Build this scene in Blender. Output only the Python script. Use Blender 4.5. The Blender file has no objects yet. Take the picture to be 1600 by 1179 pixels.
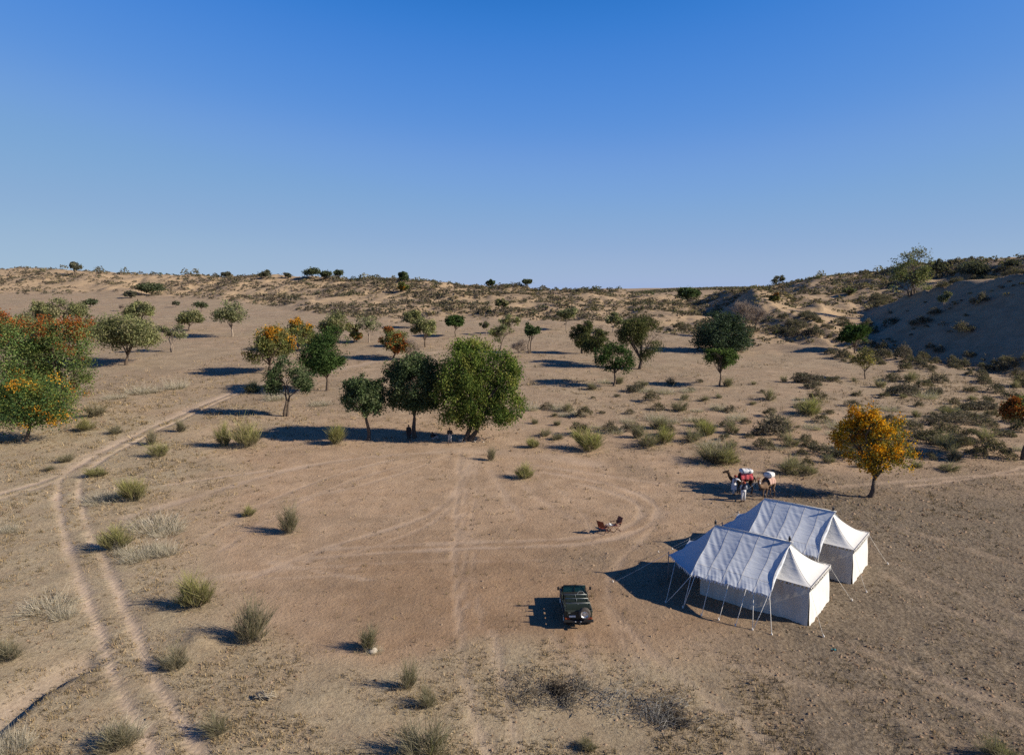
import bpy, math, random
import numpy as np
from mathutils import Vector, Matrix

# ------------------------------------------------------------------ camera, sky, sun, exposure
SC = bpy.context.scene
COL = SC.collection
R = math.radians
CAMH = 18.0
PITCH = math.atan(149.5 / 1100.0)
CP, SP = math.cos(PITCH), math.sin(PITCH)

cam_d = bpy.data.cameras.new('drone_camera')
cam_d.sensor_width = 36.0
cam_d.lens = 36.0 * 1100.0 / 1600.0
cam_d.clip_start = 0.5
cam_d.clip_end = 12000.0
cam = bpy.data.objects.new('drone_camera', cam_d)
cam.location = (0, 0, CAMH)
cam.rotation_euler = (R(90) - PITCH, 0, 0)
COL.objects.link(cam)
SC.camera = cam

SUN_EL = R(28.5)
SH_AZ = R(13.0)                      # shadows run to the left and this much away
SUN_H = (math.cos(SH_AZ), -math.sin(SH_AZ))   # horizontal direction towards the sun

world = bpy.data.worlds.new('World')
SC.world = world
world.use_nodes = True
wn, wl = world.node_tree.nodes, world.node_tree.links
bg = wn['Background']
sky = wn.new('ShaderNodeTexSky')
sky.sky_type = 'NISHITA'
sky.sun_disc = False
sky.sun_elevation = SUN_EL
sky.sun_rotation = math.atan2(SUN_H[0], SUN_H[1])
sky.altitude = 200.0
sky.air_density = 0.7
sky.dust_density = 0.0
sky.ozone_density = 10.0
SKY_S = 0.11
sk1 = wn.new('ShaderNodeVectorMath'); sk1.operation = 'SCALE'; sk1.inputs['Scale'].default_value = SKY_S
crv = wn.new('ShaderNodeRGBCurve')          # a clear winter sky: deeper blue aloft, pale blue (not yellow) at the horizon
CURVES = (
    [(0, 0), (0.030, 0.006), (0.042, 0.026), (0.050, 0.055), (0.065, 0.100), (0.098, 0.185), (0.216, 0.296), (0.332, 0.345), (1, 0.45)],
    [(0, 0), (0.085, 0.060), (0.119, 0.184), (0.138, 0.225), (0.181, 0.285), (0.258, 0.365), (0.440, 0.435), (0.515, 0.462), (1, 0.55)],
    [(0, 0), (0.240, 0.240), (0.333, 0.604), (0.376, 0.660), (0.463, 0.695), (0.584, 0.695), (0.650, 0.672), (0.701, 0.665), (1, 0.66)])
for ci, pts in enumerate(CURVES):
    cu = crv.mapping.curves[ci]
    cu.points[0].location = pts[0]; cu.points[1].location = pts[-1]
    for p in pts[1:-1]: cu.points.new(*p)
crv.mapping.update()
sk2 = wn.new('ShaderNodeVectorMath'); sk2.operation = 'SCALE'; sk2.inputs['Scale'].default_value = 1.0 / SKY_S
wl.new(sky.outputs['Color'], sk1.inputs[0]); wl.new(sk1.outputs[0], crv.inputs['Color'])
wl.new(crv.outputs['Color'], sk2.inputs[0]); wl.new(sk2.outputs[0], bg.inputs['Color'])
bg.inputs['Strength'].default_value = SKY_S / 2 ** 0.6

sun_d = bpy.data.lights.new('sun', 'SUN')
sun_d.energy = 5.0
sun_d.angle = R(0.5)
sun_d.color = (1.0, 0.89, 0.72)
sun = bpy.data.objects.new('sun', sun_d)
ldir = Vector((-SUN_H[0] * math.cos(SUN_EL), -SUN_H[1] * math.cos(SUN_EL), -math.sin(SUN_EL)))
sun.rotation_euler = ldir.to_track_quat('-Z', 'Y').to_euler()
sun.location = (60, -20, 60)
COL.objects.link(sun)

SC.view_settings.view_transform = 'Standard'
SC.view_settings.look = 'None'
SC.view_settings.exposure = 0.6
SC.view_settings.gamma = 1.0
SC.view_settings.use_curve_mapping = False
SC.cycles.use_denoising = False
SC.cycles.max_bounces = 6
SC.cycles.transparent_max_bounces = 8

# ------------------------------------------------------------------ numeric helpers
def hsh(ix, iy, seed):
    h = (ix.astype(np.int64) * 374761393 + iy.astype(np.int64) * 668265263 + seed * 1274126177) & 0xFFFFFFFF
    h = ((h ^ (h >> 13)) * 1103515245) & 0xFFFFFFFF
    h = ((h ^ (h >> 15)) * 2246822519) & 0xFFFFFFFF
    return ((h ^ (h >> 16)) & 0xFFFFFF) / float(0xFFFFFF) * 2.0 - 1.0

def vnoise(x, y, seed=0):
    x = np.asarray(x, float); y = np.asarray(y, float)
    ix = np.floor(x); iy = np.floor(y)
    fx = x - ix; fy = y - iy
    fx = fx * fx * fx * (fx * (fx * 6 - 15) + 10); fy = fy * fy * fy * (fy * (fy * 6 - 15) + 10)
    a = hsh(ix, iy, seed); b = hsh(ix + 1, iy, seed); c = hsh(ix, iy + 1, seed); d = hsh(ix + 1, iy + 1, seed)
    return (a * (1 - fx) + b * fx) * (1 - fy) + (c * (1 - fx) + d * fx) * fy

def fbm(x, y, seed=0, octv=3, gain=0.5):
    s = 0.0; amp = 1.0; f = 1.0
    ca, sa = math.cos(0.6), math.sin(0.6)
    for o in range(octv):
        s = s + amp * vnoise(x * f, y * f, seed + o * 17)
        x, y = x * ca - y * sa + 3.1, x * sa + y * ca - 1.7
        f *= 2.03; amp *= gain
    return s

def sstep(a, b, x):
    t = np.clip((x - a) / (b - a), 0, 1)
    return t * t * (3 - 2 * t)

def smax(a, b, k):
    h = np.clip(0.5 + 0.5 * (a - b) / k, 0, 1)
    return b * (1 - h) + a * h + k * h * (1 - h)

# ------------------------------------------------------------------ terrain shape (metres, seen from the drone's valley)
def g_plain(Y):
    s = 12.0 * np.log1p(np.exp(np.clip((Y - 66) / 12.0, -40, 40)))
    return np.minimum(0.053 * s, 13.0)

_ty = np.linspace(60, 600, 3000)
_tpx = 440 + (CAMH - g_plain(_ty)) * 1110 / (_ty * CP + 2.3)

def y_of_row(py):
    return np.interp(-py, -_tpx, _ty)

KX = np.array([-400, 0, 150, 300, 420, 500, 620, 750, 900, 1020, 1110, 1180, 1260, 1340, 1420, 1500, 1600, 2000], float)
KB = np.array([456, 460, 460, 466, 476, 490, 503, 502, 508, 520, 528, 540, 555, 566, 572, 578, 584, 600], float)
KC = np.array([420, 400, 385, 365, 345, 335, 320, 310, 300, 295, 300, 315, 295, 275, 255, 235, 205, 170], float)
KS = np.array([417, 420, 426, 432, 433, 437, 441, 448, 456, 463, 470, 455, 438, 428, 418, 413, 409, 404], float)
KYB = y_of_row(KB)
KHC = CAMH - (KS - 440) * (KC * CP + 2.3) / 1110.0
KGB = g_plain(KYB)

def col_of(X, Y):
    return 800 + 1100 * X / (np.maximum(Y, 25.0) * CP + 2.3)

def dune_t(X, Y):
    c = col_of(X, Y)
    Yb = np.interp(c, KX, KYB); Yc = np.interp(c, KX, KC)
    return (Y - Yb) / (Yc - Yb)

def ground_h(X, Y):
    X = np.asarray(X, float); Y = np.asarray(Y, float)
    c = col_of(X, Y)
    Yb = np.interp(c, KX, KYB); Yc = np.interp(c, KX, KC)
    Hc = np.interp(c, KX, KHC); Gb = np.interp(c, KX, KGB)
    g = g_plain(Y)
    t = np.clip((Y - Yb) / (Yc - Yb), 0, 1)
    rgt = sstep(1150, 1400, c)
    p = (0.55 * t + 0.45 * t * t * (3 - 2 * t)) * (1 - rgt) + (t ** 1.35) * rgt
    hill = Gb + (Hc - Gb) * p
    h = np.where(Y < Yb, np.minimum(g, Gb), hill)
    # long dune on the right with a steep slip face towards the left
    Xc = np.interp(Y, [40, 80, 108, 139, 200, 260], [150, 127, 109, 102, 98, 95]) + 2.0 * np.sin(Y / 13.0) + 1.0 * np.sin(Y / 5.1)
    Hr = np.interp(Y, [40, 70, 100, 139, 160, 178, 200, 230, 260], [4, 11, 18, 18.8, 16.6, 14.0, 10.2, 6, 0])
    r1 = np.where(X < Xc, Hr - (Xc - X) * 0.63, Hr + 0.02 * (X - Xc))
    r1 = np.where(X > Xc, r1 - 0.004 * np.maximum(X - Xc - 30, 0) ** 1.5, r1)
    Xd = 73 + 3 * np.sin(Y / 17.0)
    Hd = np.interp(Y, [130, 160, 185, 220, 260, 300], [0, 6.5, 10.5, 13.0, 13.0, 9])
    r2 = np.where(X < Xd, Hd - (Xd - X) * 0.58, Hd - (X - Xd) * 0.12)
    far = sstep(40, 75, Y)
    rid = np.maximum(r1, r2)
    h = h + np.maximum(smax(rid, h, 0.8) - h, 0) * far * (X > 20)
    # stepped dune ridges on the right, steep towards the left
    rs_ = sstep(1090, 1190, c) * np.clip((Y - Yb) / (Yc - Yb) * 5 + 0.3, 0, 1) * (1 - sstep(0.75, 1.1, (Y - Yb) / (Yc - Yb))) * (Y > 60)
    qq = ((X + 4.5 * np.sin(Y / 23.0) + 4.0 * vnoise(Y / 13.0, X * 0 + 3.3, 57)) / 17.0) % 1.0
    saw = np.where(qq < 0.27, qq / 0.27, (1 - qq) / 0.73)
    h = h + rs_ * np.where(X < Xc - 3, 2.1, 1.0) * np.where((X > Xc - 30) & (X < Xc) & (Y < 190), 0.12, 1.0) * saw * (0.65 + 0.5 * vnoise(X / 20.0, Y / 16.0, 58))
    # beyond the crest
    q = Y - Yc
    fall = (Hc + 4.0) * (1 - np.exp(-(np.maximum(q, 0) / 110.0) ** 2))
    h = np.where(q > 0, h - np.minimum(fall, h + 4.0), h)
    farm = sstep(700, 1150, Y)
    ridge = -2.0 + 9.0 * np.exp(-((X - 390) / 130.0) ** 2) + 1.8 * vnoise(X / 70.0, Y / 300.0, 91) - 0.0105 * np.maximum(Y - 1250, 0)
    h = h * (1 - farm) + ridge * farm
    # hummocks
    env = sstep(-0.10, 0.25, (Y - Yb) / (Yc - Yb)) * (1 - 0.9 * farm) * sstep(60, 90, Y)
    slip = np.where((X < Xc) & (X > Xc - 34) & (Y > 60) & (Y < 215) & (rid > h - 1.5), 0.28, 1.0)
    hm = 1.25 * fbm(X / 15.0, Y / 19.0, 5, 3) + 0.75 * np.abs(vnoise(X / 6.0, Y / 9.0, 23)) + 0.9 * rgt * vnoise(X / 9.0, Y / 24.0, 31)
    h = h + env * slip * hm
    h = h + 0.22 * fbm(X / 21.0, Y / 21.0, 41, 2) * sstep(46, 80, np.hypot(X - 5, Y - 35))
    return h

# gully bank in the lower left corner: the ground drops 0.35 m on its far side
def world_of(px, py, z0=0.0):
    a = (px - 800) / 1100.0; b = (589.5 - py) / 1100.0
    dx, dy, dz = a, b * SP + CP, b * CP - SP
    t = (z0 - CAMH) / dz
    return dx * t, dy * t

def cast(px, py):
    a = (px - 800) / 1100.0; b = (589.5 - py) / 1100.0
    dx, dy, dz = a, b * SP + CP, b * CP - SP
    t = np.concatenate([np.arange(18, 130, 0.5), 130 * 1.006 ** np.arange(0, 420)])
    X, Y, Z = dx * t, dy * t, CAMH + dz * t
    d = Z - ground_h(X, Y)
    k = np.nonzero(d <= 0)[0]
    if len(k) == 0:
        # above the skyline: stand it on the crest of that column
        c = px
        Yc = float(np.interp(c, KX, KC)); Xw = a * (Yc * CP + 2.3)
        return Xw, Yc, float(ground_h(Xw, Yc))
    k = int(k[0])
    if k == 0:
        return float(X[0]), float(Y[0]), float(ground_h(X[0], Y[0]))
    f = d[k - 1] / (d[k - 1] - d[k])
    tt = t[k - 1] + f * (t[k] - t[k - 1])
    x, y = dx * tt, dy * tt
    return float(x), float(y), float(ground_h(x, y))

def scale_at(Y, Z):
    """metres per photo pixel at a point"""
    return (Y * CP + (CAMH - Z) * SP) / 1100.0

# ------------------------------------------------------------------ materials
def mat(name):
    m = bpy.data.materials.new(name)
    m.use_nodes = True
    m.node_tree.nodes.clear()
    nt = m.node_tree
    out = nt.nodes.new('ShaderNodeOutputMaterial')
    return m, nt, out

class NT:
    def __init__(s, nt): s.nt = nt
    def n(s, typ, **kw):
        nd = s.nt.nodes.new(typ)
        for k, v in kw.items(): setattr(nd, k, v)
        return nd
    def l(s, a, b): s.nt.links.new(a, b)
    def noise(s, vec, scale, detail=3, rough=0.55, dist=0.0):
        nd = s.n('ShaderNodeTexNoise'); nd.inputs['Scale'].default_value = scale
        nd.inputs['Detail'].default_value = detail; nd.inputs['Roughness'].default_value = rough
        nd.inputs['Distortion'].default_value = dist
        if vec is not None: s.l(vec, nd.inputs['Vector'])
        return nd.outputs['Fac']
    def ramp(s, fac, stops):
        nd = s.n('ShaderNodeValToRGB'); cr = nd.color_ramp
        while len(cr.elements) < len(stops): cr.elements.new(0.5)
        for e, (p, c) in zip(cr.elements, stops):
            e.position = p; e.color = (c[0], c[1], c[2], 1) if not isinstance(c, (int, float)) else (c, c, c, 1)
        s.l(fac, nd.inputs['Fac'])
        return nd.outputs['Color']
    def mix(s, fac, a, b, mode='MIX'):
        nd = s.n('ShaderNodeMix'); nd.data_type = 'RGBA'; nd.blend_type = mode; nd.clamp_factor = True
        for sock, v in ((nd.inputs[0], fac), (nd.inputs[6], a), (nd.inputs[7], b)):
            if isinstance(v, (int, float)): sock.default_value = v
            elif isinstance(v, tuple): sock.default_value = (v[0], v[1], v[2], 1)
            else: s.l(v, sock)
        return nd.outputs[2]
    def math(s, op, a, b=0.0, clamp=False):
        nd = s.n('ShaderNodeMath'); nd.operation = op; nd.use_clamp = clamp
        for sock, v in ((nd.inputs[0], a), (nd.inputs[1], b)):
            if isinstance(v, (int, float)): sock.default_value = v
            else: s.l(v, sock)
        return nd.outputs[0]
    def bump(s, hgt, strength, dist, normal=None):
        nd = s.n('ShaderNodeBump'); nd.inputs['Strength'].default_value = strength; nd.inputs['Distance'].default_value = dist
        s.l(hgt, nd.inputs['Height'])
        if normal is not None: s.l(normal, nd.inputs['Normal'])
        return nd.outputs['Normal']
    def attr(s, name):
        nd = s.n('ShaderNodeAttribute'); nd.attribute_name = name
        return nd
    def bsdf(s, col, rough=0.8, normal=None, metal=0.0, spec=0.3):
        nd = s.n('ShaderNodeBsdfPrincipled')
        if isinstance(col, tuple): nd.inputs['Base Color'].default_value = (col[0], col[1], col[2], 1)
        else: s.l(col, nd.inputs['Base Color'])
        if isinstance(rough, (int, float)): nd.inputs['Roughness'].default_value = rough
        else: s.l(rough, nd.inputs['Roughness'])
        nd.inputs['Metallic'].default_value = metal
        nd.inputs['Specular IOR Level'].default_value = spec
        if normal is not None: s.l(normal, nd.inputs['Normal'])
        return nd

def simple_mat(name, col, rough=0.7, metal=0.0, var=0.15, scale=8.0, bump=0.0, spec=0.3):
    m, nt, out = mat(name); q = NT(nt)
    co = q.n('ShaderNodeTexCoord').outputs['Object']
    nz = q.noise(co, scale, 4)
    c = q.mix(nz, tuple(v * (1 - var) for v in col), tuple(min(1, v * (1 + var)) for v in col))
    nrm = q.bump(q.noise(co, scale * 3, 4), 0.5, bump) if bump else None
    b = q.bsdf(c, rough, nrm, metal, spec)
    q.l(b.outputs[0], out.inputs[0])
    return m

def leaf_mat(name, trans=0.3, rough=0.6):
    m, nt, out = mat(name); q = NT(nt)
    a = q.attr('Col').outputs['Color']
    d = q.n('ShaderNodeBsdfDiffuse'); q.l(a, d.inputs['Color'])
    t = q.n('ShaderNodeBsdfTranslucent'); q.l(q.mix(1.0, a, (1.0, 1.15, 0.6), 'MULTIPLY'), t.inputs['Color'])
    ms = q.n('ShaderNodeMixShader'); ms.inputs[0].default_value = trans
    q.l(d.outputs[0], ms.inputs[1]); q.l(t.outputs[0], ms.inputs[2])
    q.l(ms.outputs[0], out.inputs[0])
    return m

M_LEAF = leaf_mat('leaf', 0.28)
M_TWIG = leaf_mat('twig', 0.08)
M_WISP = leaf_mat('wispy_twig', 0.4)

def bark_mat(name, c0, c1):
    m, nt, out = mat(name); q = NT(nt)
    co = q.n('ShaderNodeTexCoord').outputs['Object']
    mp = q.n('ShaderNodeMapping'); mp.inputs['Scale'].default_value = (6, 6, 1.2); q.l(co, mp.inputs['Vector'])
    nz = q.noise(mp.outputs[0], 3.0, 5, 0.7)
    col = q.ramp(nz, [(0.3, c0), (0.7, c1)])
    b = q.bsdf(col, 0.9, q.bump(nz, 0.8, 0.05))
    q.l(b.outputs[0], out.inputs[0])
    return m
M_BARK = bark_mat('bark', (0.05, 0.036, 0.026), (0.16, 0.12, 0.09))
M_BARK_PALE = bark_mat('pale_bark', (0.16, 0.12, 0.09), (0.38, 0.31, 0.25))

def sand_mat():
    m, nt, out = mat('desert_soil'); q = NT(nt)
    co = q.n('ShaderNodeTexCoord').outputs['Object']
    tr = q.attr('track').outputs['Fac']; gr = q.attr('grass').outputs['Fac']; du = q.attr('dune').outputs['Fac']; cl = q.attr('clod').outputs['Fac']
    big = q.noise(co, 0.045, 5, 0.6)
    midn = q.noise(co, 0.55, 5, 0.65)
    fine = q.noise(co, 5.0, 6, 0.75)
    vfine = q.noise(co, 22.0, 4, 0.7)
    soil = q.ramp(midn, [(0.25, (0.42, 0.277, 0.170)), (0.5, (0.52, 0.358, 0.230)), (0.75, (0.60, 0.425, 0.280))])
    soil = q.mix(q.math('MULTIPLY', q.attr('moist').outputs['Fac'], 0.85), soil, q.mix(1.0, soil, (0.72, 0.67, 0.62), 'MULTIPLY'))
    soil = q.mix(q.ramp(big, [(0.35, 0.0), (0.7, 1.0)]), soil, q.mix(1.0, soil, (1.12, 1.08, 1.04), 'MULTIPLY'))
    grassc = q.ramp(fine, [(0.32, (0.33, 0.25, 0.155)), (0.5, (0.51, 0.395, 0.25)), (0.7, (0.65, 0.52, 0.34))])
    c = q.mix(q.math('MULTIPLY', gr, q.ramp(midn, [(0.2, 0.5), (0.6, 1.0)])), soil, grassc)
    clodc = q.ramp(fine, [(0.34, (0.13, 0.098, 0.066)), (0.5, (0.25, 0.19, 0.13)), (0.68, (0.40, 0.315, 0.225))])
    c = q.mix(cl, c, clodc)
    dunec = q.ramp(midn, [(0.25, (0.52, 0.355, 0.205)), (0.75, (0.70, 0.495, 0.30))])
    litter = q.ramp(q.noise(co, 0.35, 6, 0.7), [(0.47, 0.0), (0.62, 1.0)])
    dunec = q.mix(q.math('MULTIPLY', litter, 0.5), dunec, (0.19, 0.14, 0.095))
    dunec = q.mix(q.math('MULTIPLY', q.attr('litter').outputs['Fac'], 0.62), dunec, q.ramp(q.noise(co, 1.3, 5, 0.75), [(0.35, (0.13, 0.10, 0.07)), (0.62, (0.31, 0.225, 0.148))]))
    c = q.mix(du, c, dunec)
    plain = q.math('MULTIPLY', q.attr('plain').outputs['Fac'], q.ramp(q.noise(co, 0.30, 6, 0.72), [(0.30, 0.35), (0.62, 1.0)]))
    c = q.mix(plain, c, q.ramp(midn, [(0.3, (0.30, 0.228, 0.152)), (0.65, (0.47, 0.355, 0.24))]))
    # scattered speckle of twigs, dung and stones
    spk = q.ramp(q.noise(co, 9.0, 3, 0.8), [(0.60, 0.0), (0.70, 1.0)])
    c = q.mix(q.math('MULTIPLY', spk, 0.7), c, (0.15, 0.10, 0.065))
    lgt = q.ramp(q.noise(co, 7.0, 3, 0.8), [(0.60, 0.0), (0.72, 1.0)])
    c = q.mix(q.math('MULTIPLY', lgt, 0.45), c, (0.72, 0.56, 0.40))
    spk2 = q.ramp(q.noise(co, 3.2, 4, 0.8), [(0.58, 0.0), (0.66, 1.0)])
    c = q.mix(q.math('MULTIPLY', spk2, 0.35), c, (0.20, 0.135, 0.09))
    trk = q.math('MULTIPLY', tr, q.ramp(q.noise(co, 1.4, 6, 0.75), [(0.25, 0.7), (0.5, 1.0)]), True)
    c = q.mix(trk, c, q.ramp(fine, [(0.25, (0.55, 0.40, 0.285)), (0.75, (0.72, 0.54, 0.40))]))
    streak = q.ramp(q.noise(co, 0.22, 6, 0.7), [(0.42, 0.0), (0.62, 1.0)])
    c = q.mix(q.math('MULTIPLY', q.math('MULTIPLY', streak, 0.28), q.math('SUBTRACT', 1.0, du, True)), c, (0.22, 0.155, 0.10))
    smooth = q.math('SUBTRACT', 1.0, q.math('MULTIPLY', trk, 0.75), True)
    vor = q.n('ShaderNodeTexVoronoi'); vor.inputs['Scale'].default_value = 4.2; q.l(co, vor.inputs['Vector'])
    hgt = q.math('ADD', q.math('MULTIPLY', midn, 0.25), q.math('MULTIPLY', fine, 0.22))
    hgt = q.math('ADD', hgt, q.math('MULTIPLY', vfine, 0.05))
    hgt = q.math('ADD', hgt, q.math('MULTIPLY', q.math('MULTIPLY', vor.outputs['Distance'], 0.10), q.math('ADD', 0.25, cl)))
    hgt = q.math('MULTIPLY', hgt, smooth)
    c = q.mix(1.0, c, (0.675, 0.70, 0.73), 'MULTIPLY')
    nrm = q.bump(hgt, 1.0, 0.34)
    b = q.bsdf(c, 0.95, nrm, 0.0, 0.1)
    q.l(b.outputs[0], out.inputs[0])
    return m
M_SOIL = sand_mat()

def cloth_mat(name, col, fold=0.03, trans=0.12, stain=None):
    m, nt, out = mat(name); q = NT(nt)
    co = q.n('ShaderNodeTexCoord').outputs['Object']
    nz = q.noise(co, 1.1, 5, 0.6)
    c = q.mix(nz, tuple(v * 0.93 for v in col), tuple(min(1, v * 1.05) for v in col))
    if stain:
        mp = q.n('ShaderNodeMapping'); mp.inputs['Scale'].default_value = (2.2, 2.2, 0.35); q.l(co, mp.inputs['Vector'])
        c = q.mix(q.math('MULTIPLY', q.ramp(q.noise(mp.outputs[0], 1.0, 4, 0.6), [(0.45, 0.0), (0.75, 1.0)]), 0.45), c, stain)
    mp2 = q.n('ShaderNodeMapping'); mp2.inputs['Rotation'].default_value = (0.3, 0.5, 0.6); mp2.inputs['Scale'].default_value = (0.8, 3.2, 1.6); q.l(co, mp2.inputs['Vector'])
    w = q.noise(mp2.outputs[0], 1.3, 3, 0.45, 0.6)
    nrm = q.bump(w, 0.6, fold)
    d = q.bsdf(c, 0.85, nrm, 0, 0.15)
    t = q.n('ShaderNodeBsdfTranslucent'); q.l(c, t.inputs['Color']); q.l(nrm, t.inputs['Normal'])
    ms = q.n('ShaderNodeMixShader'); ms.inputs[0].default_value = trans
    q.l(d.outputs[0], ms.inputs[1]); q.l(t.outputs[0], ms.inputs[2]); q.l(ms.outputs[0], out.inputs[0])
    return m

# ------------------------------------------------------------------ object helpers
def tag(o, label=None, cat=None, group=None, kind=None):
    if label: o['label'] = label
    if cat: o['category'] = cat
    if group: o['group'] = group
    if kind: o['kind'] = kind
    return o

def empty(name, loc, rz=0.0):
    o = bpy.data.objects.new(name, None)
    o.empty_display_size = 0.3
    o.location = loc; o.rotation_euler = (0, 0, rz)
    COL.objects.link(o)
    return o

def link(name, me, parent=None, loc=(0, 0, 0), rz=0.0, scale=None):
    o = bpy.data.objects.new(name, me)
    o.location = loc; o.rotation_euler = (0, 0, rz)
    if scale is not None: o.scale = scale
    if parent is not None: o.parent = parent
    COL.objects.link(o)
    return o

def copy_tree(o, parent=None, kids=None):
    c = o.copy(); COL.objects.link(c)
    if parent is not None: c.parent = parent
    for ch in list(o.children): copy_tree(ch, c)
    return c

class MB:
    """collects shapes, builds one mesh"""
    def __init__(s): s.v = []; s.f = []; s.sm = []
    def add(s, vs, fs, smooth=False):
        b = len(s.v); s.v.extend([tuple(p) for p in vs])
        s.f.extend([tuple(i + b for i in f) for f in fs]); s.sm.extend([smooth] * len(fs))
    def box(s, c, size, rot=None, bev=0.0):
        hx, hy, hz = size[0] / 2, size[1] / 2, size[2] / 2
        if bev <= 0:
            vs = [(x, y, z) for x in (-hx, hx) for y in (-hy, hy) for z in (-hz, hz)]
            fs = [(0, 1, 3, 2), (4, 6, 7, 5), (0, 4, 5, 1), (2, 3, 7, 6), (0, 2, 6, 4), (1, 5, 7, 3)]
        else:
            b = min(bev, hx * .9, hy * .9, hz * .9)
            vs = []; idx = {}
            for sx in (-1, 1):
                for sy in (-1, 1):
                    for sz in (-1, 1):
                        for ax in range(3):
                            p = [sx * (hx - b), sy * (hy - b), sz * (hz - b)]
                            p[ax] = (sx * hx, sy * hy, sz * hz)[ax]
                            idx[(sx, sy, sz, ax)] = len(vs); vs.append(tuple(p))
            fs = []
            for ax in range(3):
                o1, o2 = [k for k in range(3) if k != ax]
                for sg in (-1, 1):
                    q = []
                    for a1, a2 in ((-1, -1), (1, -1), (1, 1), (-1, 1)):
                        k = [0, 0, 0]; k[ax] = sg; k[o1] = a1; k[o2] = a2; q.append(idx[(k[0], k[1], k[2], ax)])
                    fs.append(tuple(q))
                for a1 in (-1, 1):
                    for a2 in (-1, 1):
                        q = []
                        for sg, axx in ((-1, o1), (1, o1), (1, o2), (-1, o2)):
                            k = [0, 0, 0]; k[ax] = sg; k[o1] = a1; k[o2] = a2; q.append(idx[(k[0], k[1], k[2], axx)])
                        fs.append(tuple(q))
            for sx in (-1, 1):
                for sy in (-1, 1):
                    for sz in (-1, 1):
                        fs.append(tuple(idx[(sx, sy, sz, a)] for a in range(3)))
        M = rot if rot is not None else Matrix.Identity(3)
        cc = Vector(c)
        s.add([tuple(M @ Vector(p) + cc) for p in vs], fs)
        return s
    def tube(s, pts, rad, n=8, cap=True, smooth=True, squash=None):
        P = [Vector(p) for p in pts]
        if isinstance(rad, (int, float)): rad = [rad] * len(P)
        vs = []; prev = None
        for i, p in enumerate(P):
            d = (P[min(i + 1, len(P) - 1)] - P[max(i - 1, 0)])
            if d.length < 1e-9: d = Vector((0, 0, 1))
            d.normalize()
            if prev is None:
                up = Vector((0, 0, 1)) if abs(d.z) < 0.9 else Vector((1, 0, 0))
                e1 = d.cross(up).normalized()
            else:
                e1 = (prev - d * prev.dot(d))
                e1 = e1.normalized() if e1.length > 1e-6 else d.orthogonal().normalized()
            prev = e1; e2 = d.cross(e1)
            for k in range(n):
                a = 2 * math.pi * k / n
                vs.append(p + (e1 * math.cos(a) + e2 * math.sin(a)) * rad[i])
        fs = []
        for i in range(len(P) - 1):
            for k in range(n):
                fs.append((i * n + k, i * n + (k + 1) % n, (i + 1) * n + (k + 1) % n, (i + 1) * n + k))
        if cap:
            fs.append(tuple(reversed(range(n)))); fs.append(tuple(range((len(P) - 1) * n, len(P) * n)))
        s.add(vs, fs, smooth)
        return s
    def loft(s, rings, cap=True, smooth=True):
        n = len(rings[0]); vs = [p for r in rings for p in r]; fs = []
        for i in range(len(rings) - 1):
            for k in range(n):
                fs.append((i * n + k, i * n + (k + 1) % n, (i + 1) * n + (k + 1) % n, (i + 1) * n + k))
        if cap:
            fs.append(tuple(reversed(range(n)))); fs.append(tuple(range((len(rings) - 1) * n, len(rings) * n)))
        s.add(vs, fs, smooth); return s
    def ball(s, c, r, nu=10, nv=7, jit=0.0, seed=0):
        rnd = random.Random(seed); rx, ry, rz = r if isinstance(r, tuple) else (r, r, r)
        rings = []
        for i in range(nv + 1):
            th = math.pi * i / nv
            rr = []
            for k in range(nu):
                a = 2 * math.pi * k / nu; j = 1 + (rnd.random() - 0.5) * jit
                rr.append((c[0] + rx * j * math.sin(th) * math.cos(a), c[1] + ry * j * math.sin(th) * math.sin(a), c[2] - rz * j * math.cos(th)))
            rings.append(rr)
        return s.loft(rings, False)
    def grid(s, fn, nu, nv, smooth=True):
        vs = [fn(i / nu, j / nv) for i in range(nu + 1) for j in range(nv + 1)]
        w = nv + 1
        fs = [(i * w + j, (i + 1) * w + j, (i + 1) * w + j + 1, i * w + j + 1) for i in range(nu) for j in range(nv)]
        s.add(vs, fs, smooth); return s
    def mesh(s, name, m):
        me = bpy.data.meshes.new(name)
        me.from_pydata(s.v, [], s.f)
        me.polygons.foreach_set('use_smooth', s.sm)
        me.materials.append(m); me.update()
        return me
    def build(s, name, m, parent=None, loc=(0, 0, 0), rz=0.0):
        return link(name, s.mesh(name, m), parent, loc, rz)

def np_mesh(name, V, F, m, col=None, smooth=False):
    """V (n,3); F (k,4) or (k,3)"""
    me = bpy.data.meshes.new(name)
    k = F.shape[1]
    me.vertices.add(len(V)); me.vertices.foreach_set('co', np.ascontiguousarray(V, dtype=np.float32).ravel())
    me.loops.add(F.size); me.loops.foreach_set('vertex_index', np.ascontiguousarray(F, dtype=np.int32).ravel())
    me.polygons.add(len(F)); me.polygons.foreach_set('loop_start', np.arange(0, F.size, k, dtype=np.int32))
    me.polygons.foreach_set('loop_total', np.full(len(F), k, dtype=np.int32))
    if smooth: me.polygons.foreach_set('use_smooth', np.ones(len(F), dtype=bool))
    if col is not None:
        at = me.attributes.new('Col', 'FLOAT_COLOR', 'POINT')
        c4 = np.ones((len(V), 4), dtype=np.float32); c4[:, :3] = col
        at.data.foreach_set('color', c4.ravel())
    me.materials.append(m)
    me.update(calc_edges=True)
    return me

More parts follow.
